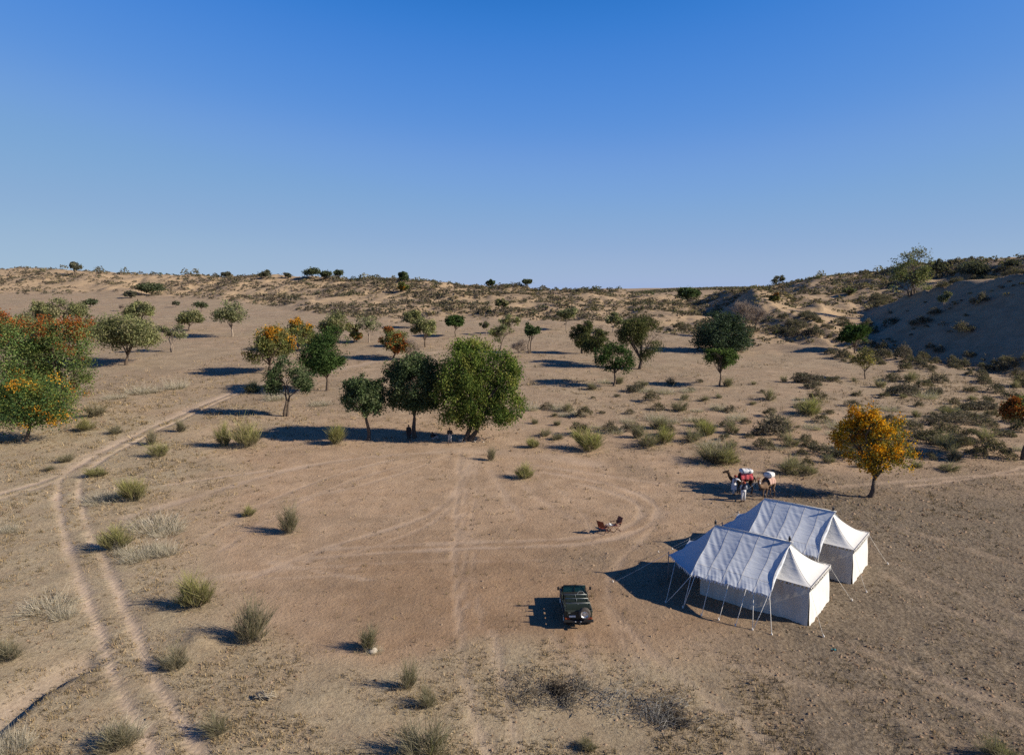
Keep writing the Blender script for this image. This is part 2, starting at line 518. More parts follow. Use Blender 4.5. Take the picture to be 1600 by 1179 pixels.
# ------------------------------------------------------------------ GROUND
def axis(lo_far, lo, hi, hi1, hi_far, d0, lo1=None):
    def side(start, mid, end):
        out = []; p = start; st = d0
        while p < end:
            if p < mid: st = min(st * 1.045, 1.0)
            else: st = st * 1.085
            p += st; out.append(p)
        return out
    core = list(np.arange(lo, hi, d0))
    up = side(core[-1], hi1, hi_far)
    dn = side(-core[0], -lo1, -lo_far)
    return np.array([-p for p in reversed(dn)] + core + up)

GX = axis(-3500, -42, 42, 190, 3500, 0.28, -180)
GY = axis(-900, 25, 72, 330, 3500, 0.28, 15)
XX, YY = np.meshgrid(GX, GY, indexing='ij')
XX = XX.ravel(); YY = YY.ravel()
ZZ = ground_h(XX, YY)
PXC = col_of(XX, YY)
PYR = 440 + (CAMH - ZZ) * 1110 / (np.maximum(YY, 12) * CP + 2.3)

TRACKS = [   # photo polyline, half width (m), strength, depth
    ([(240, 1179), (190, 1080), (160, 1000), (122, 900), (97, 820), (86, 770), (98, 742), (150, 710), (230, 670), (300, 640), (375, 609)], 0.22, 1.0, 0.07),
    ([(318, 1179), (246, 1070), (200, 960), (166, 880), (131, 810), (119, 765), (132, 735), (180, 706), (245, 672), (312, 642), (380, 612)], 0.20, 0.95, 0.07),
    ([(-40, 782), (50, 758), (100, 742), (150, 712)], 0.32, 0.85, 0.03),
    ([(-40, 790), (55, 765), (110, 745), (160, 715)], 0.24, 0.55, 0.02),
    ([(100, 742), (150, 708), (230, 668), (300, 638), (380, 606), (420, 598), (500, 582), (612, 560)], 0.75, 0.45, 0.0),
    ([(420, 598), (480, 588), (540, 574), (612, 558), (700, 548)], 0.5, 0.6, 0.0),
    ([(330, 497), (390, 490), (440, 487)], 0.9, 0.6, 0.0),
    ([(190, 810), (260, 790), (350, 762), (430, 738), (500, 722), (590, 712), (690, 706)], 0.35, 0.6, 0.0),
    ([(260, 758), (340, 745), (420, 735)], 0.25, 0.4, 0.0),
    ([(480, 872), (600, 862), (720, 856), (840, 855), (930, 848), (1000, 832), (1036, 806), (1030, 785), (985, 765), (920, 748), (850, 738)], 0.22, 0.42, 0.01),
    ([(500, 858), (620, 851), (740, 846), (850, 845), (930, 838), (985, 824), (1012, 804), (1005, 786), (960, 768), (900, 755)], 0.22, 0.36, 0.01),
    ([(722, 690), (716, 740), (713, 800), (711, 880), (713, 960), (722, 1040), (742, 1110), (765, 1190)], 0.15, 0.34, 0.02),
    ([(740, 712), (727, 740), (700, 790), (640, 818), (560, 838), (470, 868), (400, 900)], 0.25, 0.36, 0.0),
    ([(745, 720), (728, 752), (710, 790), (665, 826), (590, 850), (500, 880)], 0.2, 0.25, 0.0),
    ([(765, 735), (790, 775), (815, 815)], 0.25, 0.25, 0.0),
    ([(795, 735), (840, 780), (900, 815)], 0.25, 0.22, 0.0),
    ([(770, 985), (780, 1040), (797, 1110), (818, 1190)], 0.16, 0.30, 0.02),
    ([(945, 945), (985, 990), (1040, 1040), (1100, 1085), (1160, 1125), (1230, 1190)], 0.22, 0.26, 0.02),
    ([(905, 990), (915, 1040), (930, 1080)], 0.2, 0.22, 0.01),
    ([(860, 990), (880, 1030), (915, 1075)], 0.2, 0.22, 0.01),
    ([(420, 878), (500, 892), (580, 905)], 0.15, 0.35, 0.0),
    ([(430, 868), (500, 880), (560, 888)], 0.15, 0.3, 0.0),
    ([(820, 725), (900, 735), (960, 745), (1040, 757)], 0.35, 0.3, 0.0),
    ([(1300, 762), (1400, 752), (1500, 745), (1620, 738)], 0.3, 0.35, 0.0),
    ([(1420, 760), (1500, 750), (1570, 738), (1620, 726)], 0.25, 0.4, 0.0),
    ([(1425, 668), (1450, 690), (1500, 705), (1560, 718)], 0.22, 0.5, 0.0),
    ([(1380, 650), (1372, 635), (1380, 618), (1390, 600)], 0.25, 0.3, 0.0),
    ([(728, 700), (726, 750), (724, 800), (724, 870), (728, 950)], 0.12, 0.26, 0.0),
    ([(750, 705), (742, 760), (735, 820), (740, 900), (752, 980)], 0.14, 0.2, 0.0),
    ([(300, 905), (420, 890), (560, 880), (700, 876), (850, 874)], 0.16, 0.22, 0.0),
    ([(640, 712), (560, 730), (470, 760), (380, 800), (300, 850)], 0.18, 0.28, 0.0),
    ([(660, 718), (585, 738), (500, 768), (415, 812), (340, 862)], 0.18, 0.24, 0.0),
    ([(810, 722), (870, 760), (910, 800), (930, 850)], 0.14, 0.2, 0.0),
    ([(1040, 800), (1010, 840), (960, 880), (940, 930), (960, 990), (1010, 1050)], 0.16, 0.22, 0.01),
    ([(200, 815), (330, 800), (450, 782), (560, 760), (640, 735), (700, 712)], 0.2, 0.24, 0.0),
    ([(150, 890), (250, 905), (380, 905), (520, 900)], 0.16, 0.25, 0.0),
    ([(1320, 1005), (1450, 1055), (1620, 1115)], 0.25, 0.16, 0.02),
    ([(1325, 1025), (1450, 1078), (1620, 1142)], 0.22, 0.12, 0.02),
    ([(1200, 1050), (1380, 1105), (1560, 1185)], 0.25, 0.12, 0.02),
    ([(1380, 895), (1480, 950), (1620, 1005)], 0.25, 0.12, 0.02),
    ([(1400, 880), (1500, 925), (1620, 970)], 0.22, 0.10, 0.02),
    ([(1385, 820), (1470, 842), (1620, 890)], 0.3, 0.12, 0.01),
    ([(1090, 1010), (1180, 1050), (1300, 1080), (1400, 1085)], 0.3, 0.12, 0.0),
    ([(690, 704), (770, 704), (860, 712), (930, 725)], 0.9, 0.3, 0.0),
]
TRACKS = [(p, h, min(1.0, g * (1.35 if g < 0.5 else 1.0)), d) for p, h, g, d in TRACKS]
track = np.zeros_like(XX); depth = np.zeros_like(XX)
rng0 = np.random.RandomState(3)
for pts, hw, stg, dep in TRACKS:
    W2 = [cast(a, b)[:2] for a, b in pts]
    # resample as a smooth curve
    W2 = np.array(W2)
    tt = np.concatenate([[0], np.cumsum(np.hypot(*np.diff(W2, axis=0).T))])
    n = max(12, int(tt[-1] / 1.2)); ts = np.linspace(0, tt[-1], n)
    cx = np.interp(ts, tt, W2[:, 0]); cy = np.interp(ts, tt, W2[:, 1])
    for _ in range(6):
        cx[1:-1] = 0.25 * cx[:-2] + 0.5 * cx[1:-1] + 0.25 * cx[2:]; cy[1:-1] = 0.25 * cy[:-2] + 0.5 * cy[1:-1] + 0.25 * cy[2:]
    cx = cx + 0.10 * vnoise(ts / 3.0, ts * 0 + hw * 9, 7); cy = cy + 0.10 * vnoise(ts / 3.0, ts * 0 + 5, 8)
    pad = hw * 3 + 0.6
    box = np.nonzero((XX > cx.min() - pad) & (XX < cx.max() + pad) & (YY > cy.min() - pad) & (YY < cy.max() + pad))[0]
    bx, by = XX[box], YY[box]; best = np.full(len(box), 1e9)
    for i in range(n - 1):
        ax, ay, ex, ey = cx[i], cy[i], cx[i + 1] - cx[i], cy[i + 1] - cy[i]
        sub = np.nonzero((np.abs(bx - ax - ex / 2) < pad + abs(ex)) & (np.abs(by - ay - ey / 2) < pad + abs(ey)))[0]
        if len(sub) == 0: continue
        px, py = bx[sub] - ax, by[sub] - ay
        u = np.clip((px * ex + py * ey) / (ex * ex + ey * ey + 1e-9), 0, 1)
        best[sub] = np.minimum(best[sub], np.hypot(px - u * ex, py - u * ey))
    best = best + 0.10 * fbm(bx / 0.7, by / 0.7, 83, 2) + 0.12 * vnoise(bx / 2.5, by / 2.5, 84)
    fade = np.clip(1 - (np.maximum(best, 0) / (hw * 1.7)) ** 2, 0, 1) * np.clip(0.92 + 0.35 * vnoise(bx / 2.2, by / 2.2, 85), 0.3, 1)
    track[box] = np.maximum(track[box], stg * fade)
    depth[box] = np.maximum(depth[box], dep * np.clip(1 - (best / (hw * 1.5)) ** 2, 0, 1))

# gully bank
gpts = np.array([world_of(*p) for p in [(-60, 1190), (5, 1145), (40, 1112), (75, 1082), (112, 1058), (140, 1046), (165, 1040)]])
def gully(X, Y):
    best = np.full(X.shape, 1e9); side = np.zeros(X.shape); frac = np.zeros(X.shape)
    for i in range(len(gpts) - 1):
        a = gpts[i]; e = gpts[i + 1] - a
        u = np.clip(((X - a[0]) * e[0] + (Y - a[1]) * e[1]) / (e @ e), 0, 1)
        d = np.hypot(X - a[0] - u * e[0], Y - a[1] - u * e[1])
        s = (e[0] * (Y - a[1]) - e[1] * (X - a[0]))
        k = d < best
        best = np.where(k, d, best); side = np.where(k, np.sign(s), side); frac = np.where(k, (i + u) / (len(gpts) - 1), frac)
    return best, side, frac
near = np.nonzero((XX > -40) & (XX < -12) & (YY > 22) & (YY < 45))[0]
gd, gs, gf = gully(XX[near] + 0.15 * vnoise(XX[near] / 0.8, YY[near] / 0.8, 3), YY[near] + 0.15 * vnoise(XX[near] / 0.8, YY[near] / 0.8, 4))
drop = np.where(gs > 0, 0.34 * np.exp(-(gd / 2.0) ** 2) * np.clip(gd / 0.15, 0, 1), 0) * np.clip((1.0 - gf) * 6, 0, 1)
ZZ[near] -= drop
track[near] = np.maximum(track[near], 0.5 * np.where(gs > 0, np.exp(-((gd - 0.9) / 1.0) ** 2), 0) * np.clip((1.0 - gf) * 6, 0, 1))

# dirt heap beside the track
hx, hy = world_of(318, 1003)
dd = np.hypot((XX - hx) / 1.25, (YY - hy) / 0.95)
nearh = dd < 3
ZZ[nearh] += (0.38 * np.exp(-dd[nearh] ** 2 * 1.2)) * (1 + 0.45 * fbm(XX[nearh] / 0.5, YY[nearh] / 0.5, 77, 3))
ZZ -= depth
# cover: dry grass, bare clearing, trampled clods, dune sand
dn = sstep(-0.02, 0.22, dune_t(XX, YY)) 
n1 = fbm(XX / 9.0, YY / 9.0, 51, 3)
clear = sstep(1.15, 0.75, np.hypot((PXC - 690) / 430.0, (PYR - 850) / 185.0) + 0.12 * n1)
low = sstep(985, 1075, PYR + 40 * n1) * sstep(1420, 1050, PXC + 80 * n1)
left = sstep(560, 300, PXC + 110 * n1 - 0.25 * (PYR - 850)) * sstep(560, 660, PYR)
grass = np.clip(np.maximum(low, left) - 0.7 * clear, 0, 1)
grass = np.maximum(grass, 0.5 * sstep(-0.15, 0.5, n1) * (1 - clear) * sstep(700, 600, PYR))
clod = sstep(1010, 1330, PXC + 110 * n1 + 0.15 * (PYR - 900)) * sstep(705, 800, PYR + 30 * n1)
clod = np.maximum(clod, 0.55 * np.exp(-(np.hypot((PXC - 925) / 75.0, (PYR - 875) / 22.0)) ** 2))
clod = np.maximum(clod, 0.35 * sstep(900, 1020, PXC) * sstep(600, 660, PYR) * sstep(-0.2, 0.4, n1))
clod *= (1 - 0.7 * np.clip(track * 1.5, 0, 1)) * (1 - dn)
grass *= (1 - dn)
dune_att = dn * np.clip(0.9 - 0.12 * sstep(1130, 1250, PXC) , 0, 1)
Xcv = np.interp(YY, [40, 80, 108, 139, 200, 260], [150, 127, 109, 102, 98, 95])
onface = (XX < Xcv + 2) & (XX > Xcv - 30) & (YY < 205) & (YY > 70)
clod = np.maximum(clod, 0.25 * dn * sstep(1120, 1200, PXC))
litter = dn * np.clip(np.interp(PXC, [0, 400, 500, 900, 1000, 1150, 1700], [0.05, 0.2, 0.65, 0.6, 0.55, 0.85, 0.7]) * (0.75 + 0.5 * fbm(XX / 12, YY / 12, 33, 2)), 0, 1)
litter = np.where(onface, litter * 0.3, litter)
plain_att = sstep(700, 590, PYR + 25 * n1) * (1 - 0.8 * dn) * 0.8
moist = sstep(1.25, 0.5, np.hypot((PXC - 830) / 420.0, (PYR - 935) / 120.0) + 0.15 * n1) * (1 - clod)
# relief you can see raked by the low sun
nr = np.nonzero((YY > 20) & (YY < 110) & (np.abs(XX) < 85))[0]
fx, fy = XX[nr], YY[nr]
mic = (0.6 + 0.8 * np.clip(0.5 + fbm(fx / 5.0, fy / 5.0, 66, 2), 0, 1)) * (0.024 * fbm(fx / 0.95, fy / 0.95, 61, 2) + 0.016 * vnoise(fx / 0.55, fy / 0.55, 65))
mic = mic * (0.55 + 0.5 * grass[nr] + 1.2 * clod[nr]) * (1 - 0.8 * np.clip(track[nr] * 1.4, 0, 1))
fade = np.clip((112 - fy) / 30, 0, 1)
ZZ[nr] += mic * fade
nx_, ny_ = len(GX), len(GY)
ii, jj = np.meshgrid(np.arange(nx_ - 1), np.arange(ny_ - 1), indexing='ij')
a0 = (ii * ny_ + jj).ravel()
F = np.stack([a0, a0 + ny_, a0 + ny_ + 1, a0 + 1], 1)
gme = np_mesh('ground', np.stack([XX, YY, ZZ], 1), F, M_SOIL, smooth=True)
for nm, arr in (('track', track), ('grass', grass), ('dune', dune_att), ('clod', clod), ('moist', moist), ('litter', litter), ('plain', plain_att)):
    at = gme.attributes.new(nm, 'FLOAT', 'POINT'); at.data.foreach_set('value', arr.astype(np.float32))
tag(link('ground', gme), kind='structure', label='pinkish tan desert plain rising to scrubby sand dunes')

ZG = ZZ.reshape(nx_, ny_); TG = track.reshape(nx_, ny_); GG = grass.reshape(nx_, ny_); CG = clod.reshape(nx_, ny_)
def samp(A, x, y):
    x = np.asarray(x, float); y = np.asarray(y, float)
    i = np.clip(np.searchsorted(GX, x) - 1, 0, nx_ - 2); j = np.clip(np.searchsorted(GY, y) - 1, 0, ny_ - 2)
    u = (x - GX[i]) / (GX[i + 1] - GX[i]); v = (y - GY[j]) / (GY[j + 1] - GY[j])
    return (A[i, j] * (1 - u) + A[i + 1, j] * u) * (1 - v) + (A[i, j + 1] * (1 - u) + A[i + 1, j + 1] * u) * v
def gz(x, y): return float(samp(ZG, x, y))
def put(px, py, sink=0.0):
    x, y, z = cast(px, py)
    return x, y, gz(x, y) - sink


# ------------------------------------------------------------------ VEGETATION
def rot_frames(n, rs, flat=0.0):
    """random orthogonal pairs (a along, b across)"""
    a = rs.normal(size=(n, 3)); a[:, 2] *= (1 - flat)
    a /= np.linalg.norm(a, axis=1, keepdims=True) + 1e-9
    b = rs.normal(size=(n, 3)); b -= a * (a * b).sum(1, keepdims=True)
    b /= np.linalg.norm(b, axis=1, keepdims=True) + 1e-9
    return a, b

def leaves_at(C, size, rs, aspect=0.55, a=None, b=None):
    """one diamond leaf spray per centre -> V, F"""
    n = len(C)
    if a is None: a, b = rot_frames(n, rs)
    s = (size * (0.6 + 0.8 * rs.rand(n)))[:, None] if np.ndim(size) == 0 else size[:, None]
    cr = np.cross(a, b) * s * 0.12
    V = np.stack([C - a * s, C + b * s * aspect + cr, C + a * s, C - b * s * aspect + cr], 1).reshape(-1, 3)
    F = np.arange(4 * n).reshape(n, 4)
    return V, F

def np_tube(paths, sides=5):
    """paths: list of (points (k,3), radii (k,)) -> V, F"""
    VV = []; FF = []; base = 0
    ang = np.arange(sides) * 2 * math.pi / sides
    for P, r in paths:
        P = np.asarray(P, float); r = np.asarray(r, float); k = len(P)
        D = np.gradient(P, axis=0); D /= np.linalg.norm(D, axis=1, keepdims=True) + 1e-9
        ref = np.array([0.31, 0.17, 0.93]) if abs(D[0, 2]) < 0.9 else np.array([1.0, 0.1, 0.0])
        e1 = np.cross(D, ref); e1 /= np.linalg.norm(e1, axis=1, keepdims=True) + 1e-9
        e2 = np.cross(D, e1)
        V = P[:, None, :] + (e1[:, None, :] * np.cos(ang)[None, :, None] + e2[:, None, :] * np.sin(ang)[None, :, None]) * r[:, None, None]
        VV.append(V.reshape(-1, 3))
        i, j = np.meshgrid(np.arange(k - 1), np.arange(sides), indexing='ij')
        j2 = (j + 1) % sides
        FF.append((np.stack([i * sides + j, i * sides + j2, (i + 1) * sides + j2, (i + 1) * sides + j], -1) + base).reshape(-1, 4))
        base += k * sides
    return np.concatenate(VV), np.concatenate(FF)

def curve_pts(p0, p1, bend, rs, k=6):
    p0 = np.array(p0, float); p1 = np.array(p1, float)
    t = np.linspace(0, 1, k)[:, None]
    L = np.linalg.norm(p1 - p0)
    off = rs.normal(size=3) * bend * L; off2 = rs.normal(size=3) * bend * 0.5 * L
    up = np.array([0, 0, 1.0]) * L * 0.10
    return p0 + (p1 - p0) * t + off * (np.sin(math.pi * t)) + off2 * np.sin(2 * math.pi * t) + up * np.sin(math.pi * t)

KINDS = {
    # clumps, leaves per clump, clump radius (of W), leaf size m, colours (list), trunk radius factor, bark
    'neem':    dict(cl=430, lv=50, cr=0.034, ls=0.145, cols=[(0.062, 0.090, 0.022), (0.085, 0.112, 0.028), (0.045, 0.068, 0.020), (0.115, 0.122, 0.032)], tr=0.045, shell=0.62),
    'dark':    dict(cl=230, lv=46, cr=0.05, ls=0.14, cols=[(0.043, 0.061, 0.027), (0.062, 0.084, 0.039), (0.081, 0.098, 0.050), (0.034, 0.050, 0.025)], tr=0.035, shell=0.45),
    'green':   dict(cl=200, lv=44, cr=0.052, ls=0.15, cols=[(0.036, 0.062, 0.022), (0.052, 0.080, 0.026), (0.028, 0.048, 0.018)], tr=0.03, shell=0.5),
    'khejri':  dict(cl=150, lv=44, cr=0.06, ls=0.115, cols=[(0.112, 0.120, 0.056), (0.140, 0.144, 0.063), (0.091, 0.098, 0.051), (0.152, 0.140, 0.079)], tr=0.036, shell=0.5),
    'sparse':  dict(cl=90, lv=34, cr=0.06, ls=0.115, cols=[(0.110, 0.119, 0.062), (0.131, 0.131, 0.069), (0.094, 0.098, 0.060)], tr=0.03, shell=0.5),
    'grey':    dict(cl=80, lv=26, cr=0.065, ls=0.12, cols=[(0.070, 0.072, 0.052), (0.085, 0.083, 0.06), (0.058, 0.058, 0.043)], tr=0.03, shell=0.5),
    'flat':    dict(cl=90, lv=26, cr=0.08, ls=0.15, cols=[(0.045, 0.055, 0.032), (0.058, 0.066, 0.038)], tr=0.03, shell=0.3),
    'orange':  dict(cl=140, lv=40, cr=0.055, ls=0.125, cols=[(0.086, 0.101, 0.037), (0.109, 0.115, 0.041), (0.127, 0.115, 0.046)], tr=0.035, shell=0.5,
                    fl=[(0.46, 0.22, 0.025), (0.52, 0.28, 0.035), (0.40, 0.17, 0.022)], fn=0.55),
    'blaze':   dict(cl=150, lv=26, cr=0.05, ls=0.115, cols=[(0.12, 0.105, 0.03), (0.16, 0.125, 0.03), (0.09, 0.085, 0.03)], tr=0.036, shell=0.5,
                    fl=[(0.60, 0.29, 0.018), (0.66, 0.37, 0.03), (0.54, 0.22, 0.014)], fn=1.3),
    'rust':    dict(cl=140, lv=40, cr=0.055, ls=0.12, cols=[(0.082, 0.096, 0.036), (0.110, 0.115, 0.043), (0.126, 0.108, 0.048)], tr=0.035, shell=0.5,
                    fl=[(0.27, 0.085, 0.026), (0.33, 0.12, 0.032), (0.22, 0.065, 0.022)], fn=0.7),
    'yellow':  dict(cl=85, lv=24, cr=0.075, ls=0.14, cols=[(0.11, 0.105, 0.045), (0.15, 0.125, 0.045), (0.09, 0.085, 0.042)], tr=0.026, shell=0.4),
    'droop':   dict(cl=170, lv=44, cr=0.045, ls=0.15, cols=[(0.036, 0.045, 0.019), (0.050, 0.055, 0.025), (0.068, 0.068, 0.029)], tr=0.045, shell=0.55),
    'bush':    dict(cl=260, lv=42, cr=0.05, ls=0.16, cols=[(0.034, 0.054, 0.026), (0.045, 0.068, 0.030), (0.028, 0.042, 0.022)], tr=0.02, shell=0.55),
    'bare':    dict(cl=0, lv=0, cr=0.05, ls=0.1, cols=[(0.1, 0.08, 0.06)], tr=0.026, shell=0.5),
}

def auto_lobes(W, Hb, H, dx, rs, n=7, flat=False, puffy=False):
    L = []; hz = (H - Hb)
    if puffy:       # a few separate puffs of foliage held out on bare limbs, open between them
        n = 5 + rs.randint(3)
        a0 = rs.rand() * 6.28
        for i in range(n):
            a = a0 + 2 * math.pi * i / n + rs.rand() * 0.6
            r = W * (0.15 + 0.10 * rs.rand()); rr = (W * 0.5 - r) * (0.75 + 0.3 * rs.rand())
            if i == 0: rr *= 0.25
            zz = (0.35 + 0.65 * rs.rand()) if i else 1.0
            rz = min(hz * 0.30, r * (0.7 + 0.3 * rs.rand()))
            L.append((dx + rr * math.cos(a), rr * math.sin(a), Hb + rz + (hz - 2 * rz) * zz * (1 - 0.25 * rr / (W * .5)), r, r, rz))
        return L
    if flat:
        for i in range(n):
            a = 2 * math.pi * i / n + rs.rand() * 0.7; rr = W * (0.10 + 0.22 * rs.rand())
            L.append((dx + rr * math.cos(a), rr * math.sin(a), Hb + hz * (0.55 + 0.25 * rs.rand()), W * 0.25, W * 0.25, hz * 0.3))
        return L
    L.append((dx, 0, Hb + hz * 0.50, W * 0.27, W * 0.27, hz * 0.36))
    for i in range(n):
        a = 2 * math.pi * i / n + rs.rand() * 0.8
        zz = rs.rand()
        rr = W * (0.24 + 0.07 * rs.rand()) * (1.0 - 0.55 * max(0, zz - 0.55))
        r = W * (0.12 + 0.09 * rs.rand())
        rz = min(hz * 0.30, r * 1.0)
        L.append((dx + rr * math.cos(a), rr * math.sin(a), Hb + rz + (hz - 2 * rz) * zz, r, r, rz))
    return L

def tree_meshes(kind, seed, H, W, Hb, dx=0.0, lobes=None, trunks=1, lean=0.0, dens=1.0, nl=11, ls=None, flower_top=0.45, fn=None, cols=None, thr=None):
    K = dict(KINDS[kind])
    if cols: K['cols'] = cols
    rs = np.random.RandomState(seed)
    if lobes is None: lobes = auto_lobes(W, Hb, H, dx, rs, nl, kind == 'flat', kind in ('khejri', 'sparse', 'grey', 'yellow'))
    lobes = np.array(lobes, float)
    vol = lobes[:, 3] * lobes[:, 4] * lobes[:, 5]
    paths = []
    forks = []
    for t in range(trunks):
        sx = (t - (trunks - 1) / 2) * 0.05 * W
        fork = np.array([dx * 0.5 + lean + sx * 1.5, rs.normal() * 0.02 * W, Hb * (0.78 + 0.2 * rs.rand())])
        if kind in ('bare', 'bush', 'grey') or Hb < 0.5: fork[2] = max(0.35, 0.22 * H)
        p = curve_pts((sx, 0, -0.15), fork, 0.05, rs, 7)
        r0 = K['tr'] * H * (0.74 if trunks == 1 else 0.58)
        paths.append((p, np.linspace(r0 * 1.25, r0 * 0.75, 7) * np.array([1.15, 1, 1, 1, 1, 1, 1])))
        forks.append((fork, r0 * 0.7))
    twig = []
    n = int(K['cl'] * dens)
    LC = []; 
    if n:
        li = rs.choice(len(lobes), n, p=vol ** 0.75 / (vol ** 0.75).sum())
        d = rs.normal(size=(n, 3)); d /= np.linalg.norm(d, axis=1, keepdims=True)
        rad = K['shell'] + (1 - K['shell']) * rs.rand(n) ** 0.7
        rad *= 1 + 0.18 * vnoise(d[:, 0] * 2.2 + seed, d[:, 1] * 2.2 + d[:, 2] * 2, seed)
        thr = {'neem': -0.62, 'bush': -0.6, 'flat': -0.7, 'blaze': -0.52}.get(kind, -0.34) if thr is None else thr
        q_ = LCk = lobes[li, :3] + d * lobes[li, 3:6] * rad[:, None]
        gap = vnoise(q_[:, 0] / W * 4.6 + seed, q_[:, 2] / W * 4.6 + 0.7 * q_[:, 1] / W * 4.6 + seed * .3, 14)
        kp = gap > thr
        li, d, rad = li[kp], d[kp], rad[kp]; n = len(li)
        stray = rs.rand(n) < 0.12; rad = np.where(stray, rad * (1.08 + 0.25 * rs.rand(n)), rad)
        LC = lobes[li, :3] + d * lobes[li, 3:6] * rad[:, None]
    # limbs to the lobes and twigs to some clumps
    for L in lobes:
        fk, r0 = forks[rs.randint(len(forks))] if trunks == 1 else min(forks, key=lambda f: abs(f[0][0] - L[0]))
        e = np.array([L[0], L[1], L[2] + (0.25 * L[5] if kind != 'droop' else 0.4 * L[5])])
        p = curve_pts(fk, e, 0.09, rs, 6)
        paths.append((p, np.linspace(r0 * 0.75, r0 * 0.16, 6)))
        m = {'bare': 22, 'khejri': 8, 'sparse': 8, 'grey': 10, 'blaze': 8, 'droop': 7}.get(kind, 4)
        for _ in range(m):
            q = p[rs.randint(2, 6)]
            v = rs.normal(size=3); v[2] = abs(v[2]) * (0.8 if kind != 'droop' else 0.3); v /= np.linalg.norm(v)
            e2 = np.array(L[:3]) + v * np.array(L[3:6]) * (0.75 + 0.3 * rs.rand())
            p2 = curve_pts(q, e2, 0.12, rs, 5)
            paths.append((p2, np.linspace(r0 * 0.28, r0 * 0.05 + 0.006, 5)))
            if kind == 'bare':
                for _ in range(5):
                    q3 = p2[rs.randint(2, 5)]
                    e3 = q3 + (rs.normal(size=3) + np.array([0, 0, 0.6]) + 0.6 * v) * W * 0.06
                    paths.append((curve_pts(q3, e3, 0.1, rs, 4), np.linspace(r0 * 0.10 + 0.008, 0.007, 4)))
    TV, TF = np_tube(paths, 6 if H > 5 else 5)
    tm = np_mesh('trunk', TV, TF, M_BARK_PALE if kind in ('bare', 'sparse') else M_BARK, smooth=True)
    crown = fl = None
    if n:
        k = K['lv']; cols = np.array(K['cols'])
        C = np.repeat(LC, k, 0)
        cr = K['cr'] * W
        off = rs.normal(size=(n * k, 3)) * cr * np.array([1, 1, 0.75])
        lsz = ls or K['ls']
        if kind == 'droop':
            off[:, 2] = -np.abs(off[:, 2]) * 2.6; a = rs.normal(size=(n * k, 3)) * 0.3 + np.array([0, 0, -1.0]); a /= np.linalg.norm(a, axis=1, keepdims=True)
            b = np.cross(a, rs.normal(size=(n * k, 3))); b /= np.linalg.norm(b, axis=1, keepdims=True)
            V, Fc = leaves_at(C + off, lsz, rs, 0.32, a, b)
        elif kind == 'neem':
            a = rs.normal(size=(n * k, 3)) * 0.55 + np.array([0, 0, -0.75]); a /= np.linalg.norm(a, axis=1, keepdims=True)
            b = np.cross(a, rs.normal(size=(n * k, 3))); b /= np.linalg.norm(b, axis=1, keepdims=True)
            off[:, 2] *= 1.5
            V, Fc = leaves_at(C + off, lsz, rs, 0.5, a, b)
        else:
            V, Fc = leaves_at(C + off, lsz, rs)
        lobe_t = 0.8 + 0.45 * rs.rand(len(lobes))
        ci = np.repeat(rs.randint(len(cols), size=n), k)
        cc = np.repeat(lobe_t[li], k)[:, None] * 1.5 * cols[ci] * (np.repeat(0.75 + 0.5 * rs.rand(n), k) * (0.75 + 0.5 * rs.rand(n * k)))[:, None]
        crown = np_mesh('crown', V, Fc, M_LEAF, np.repeat(cc, 4, 0))
        if 'fl' in K:
            nf = int(n * (K['fn'] if fn is None else fn))
            zmin = Hb + (H - Hb) * flower_top
            w = np.clip((LC[:, 2] - zmin) / max(0.3, (H - zmin)), 0.0, 1) + 0.10 + 0.25 * np.clip((LC[:, 0] - dx) / W, 0, 1)
            w *= np.clip(0.45 + 1.1 * vnoise(LC[:, 0] * 0.75 + seed, LC[:, 2] * 0.75 + LC[:, 1] * .4, 9), 0.03, 2) ** (2.6 if kind in ('rust', 'orange') else 0.5)
            pick = rs.choice(n, nf, p=w / w.sum())
            kk = 26
            ctr = np.array([dx, 0, (H + Hb) / 2])
            outw = LC[pick] - ctr; outw /= np.linalg.norm(outw, axis=1, keepdims=True) + 1e-6
            C2 = np.repeat(LC[pick] + outw * cr * 0.8 + np.array([0, 0, cr * 0.3]), kk, 0) + rs.normal(size=(nf * kk, 3)) * cr * 0.62
            V2, F2 = leaves_at(C2, lsz * 0.8, rs, 0.8)
            fc = np.array(K['fl']); ci = np.repeat(rs.randint(len(fc), size=nf), kk)
            c2 = fc[ci] * (0.7 + 0.6 * rs.rand(nf * kk))[:, None]
            fl = np_mesh('blossom', V2, F2, M_LEAF, np.repeat(c2, 4, 0))
    return tm, crown, fl

def assemble_tree(name, label, parts, loc, rz=0.0, sc=None, group=None):
    o = empty(name, loc, rz)
    if sc is not None: o.scale = sc
    tag(o, label, 'tree', group)
    for nm, me in zip(('trunk', 'crown', 'blossom'), parts):
        if me is not None: link(nm, me, o)
    return o

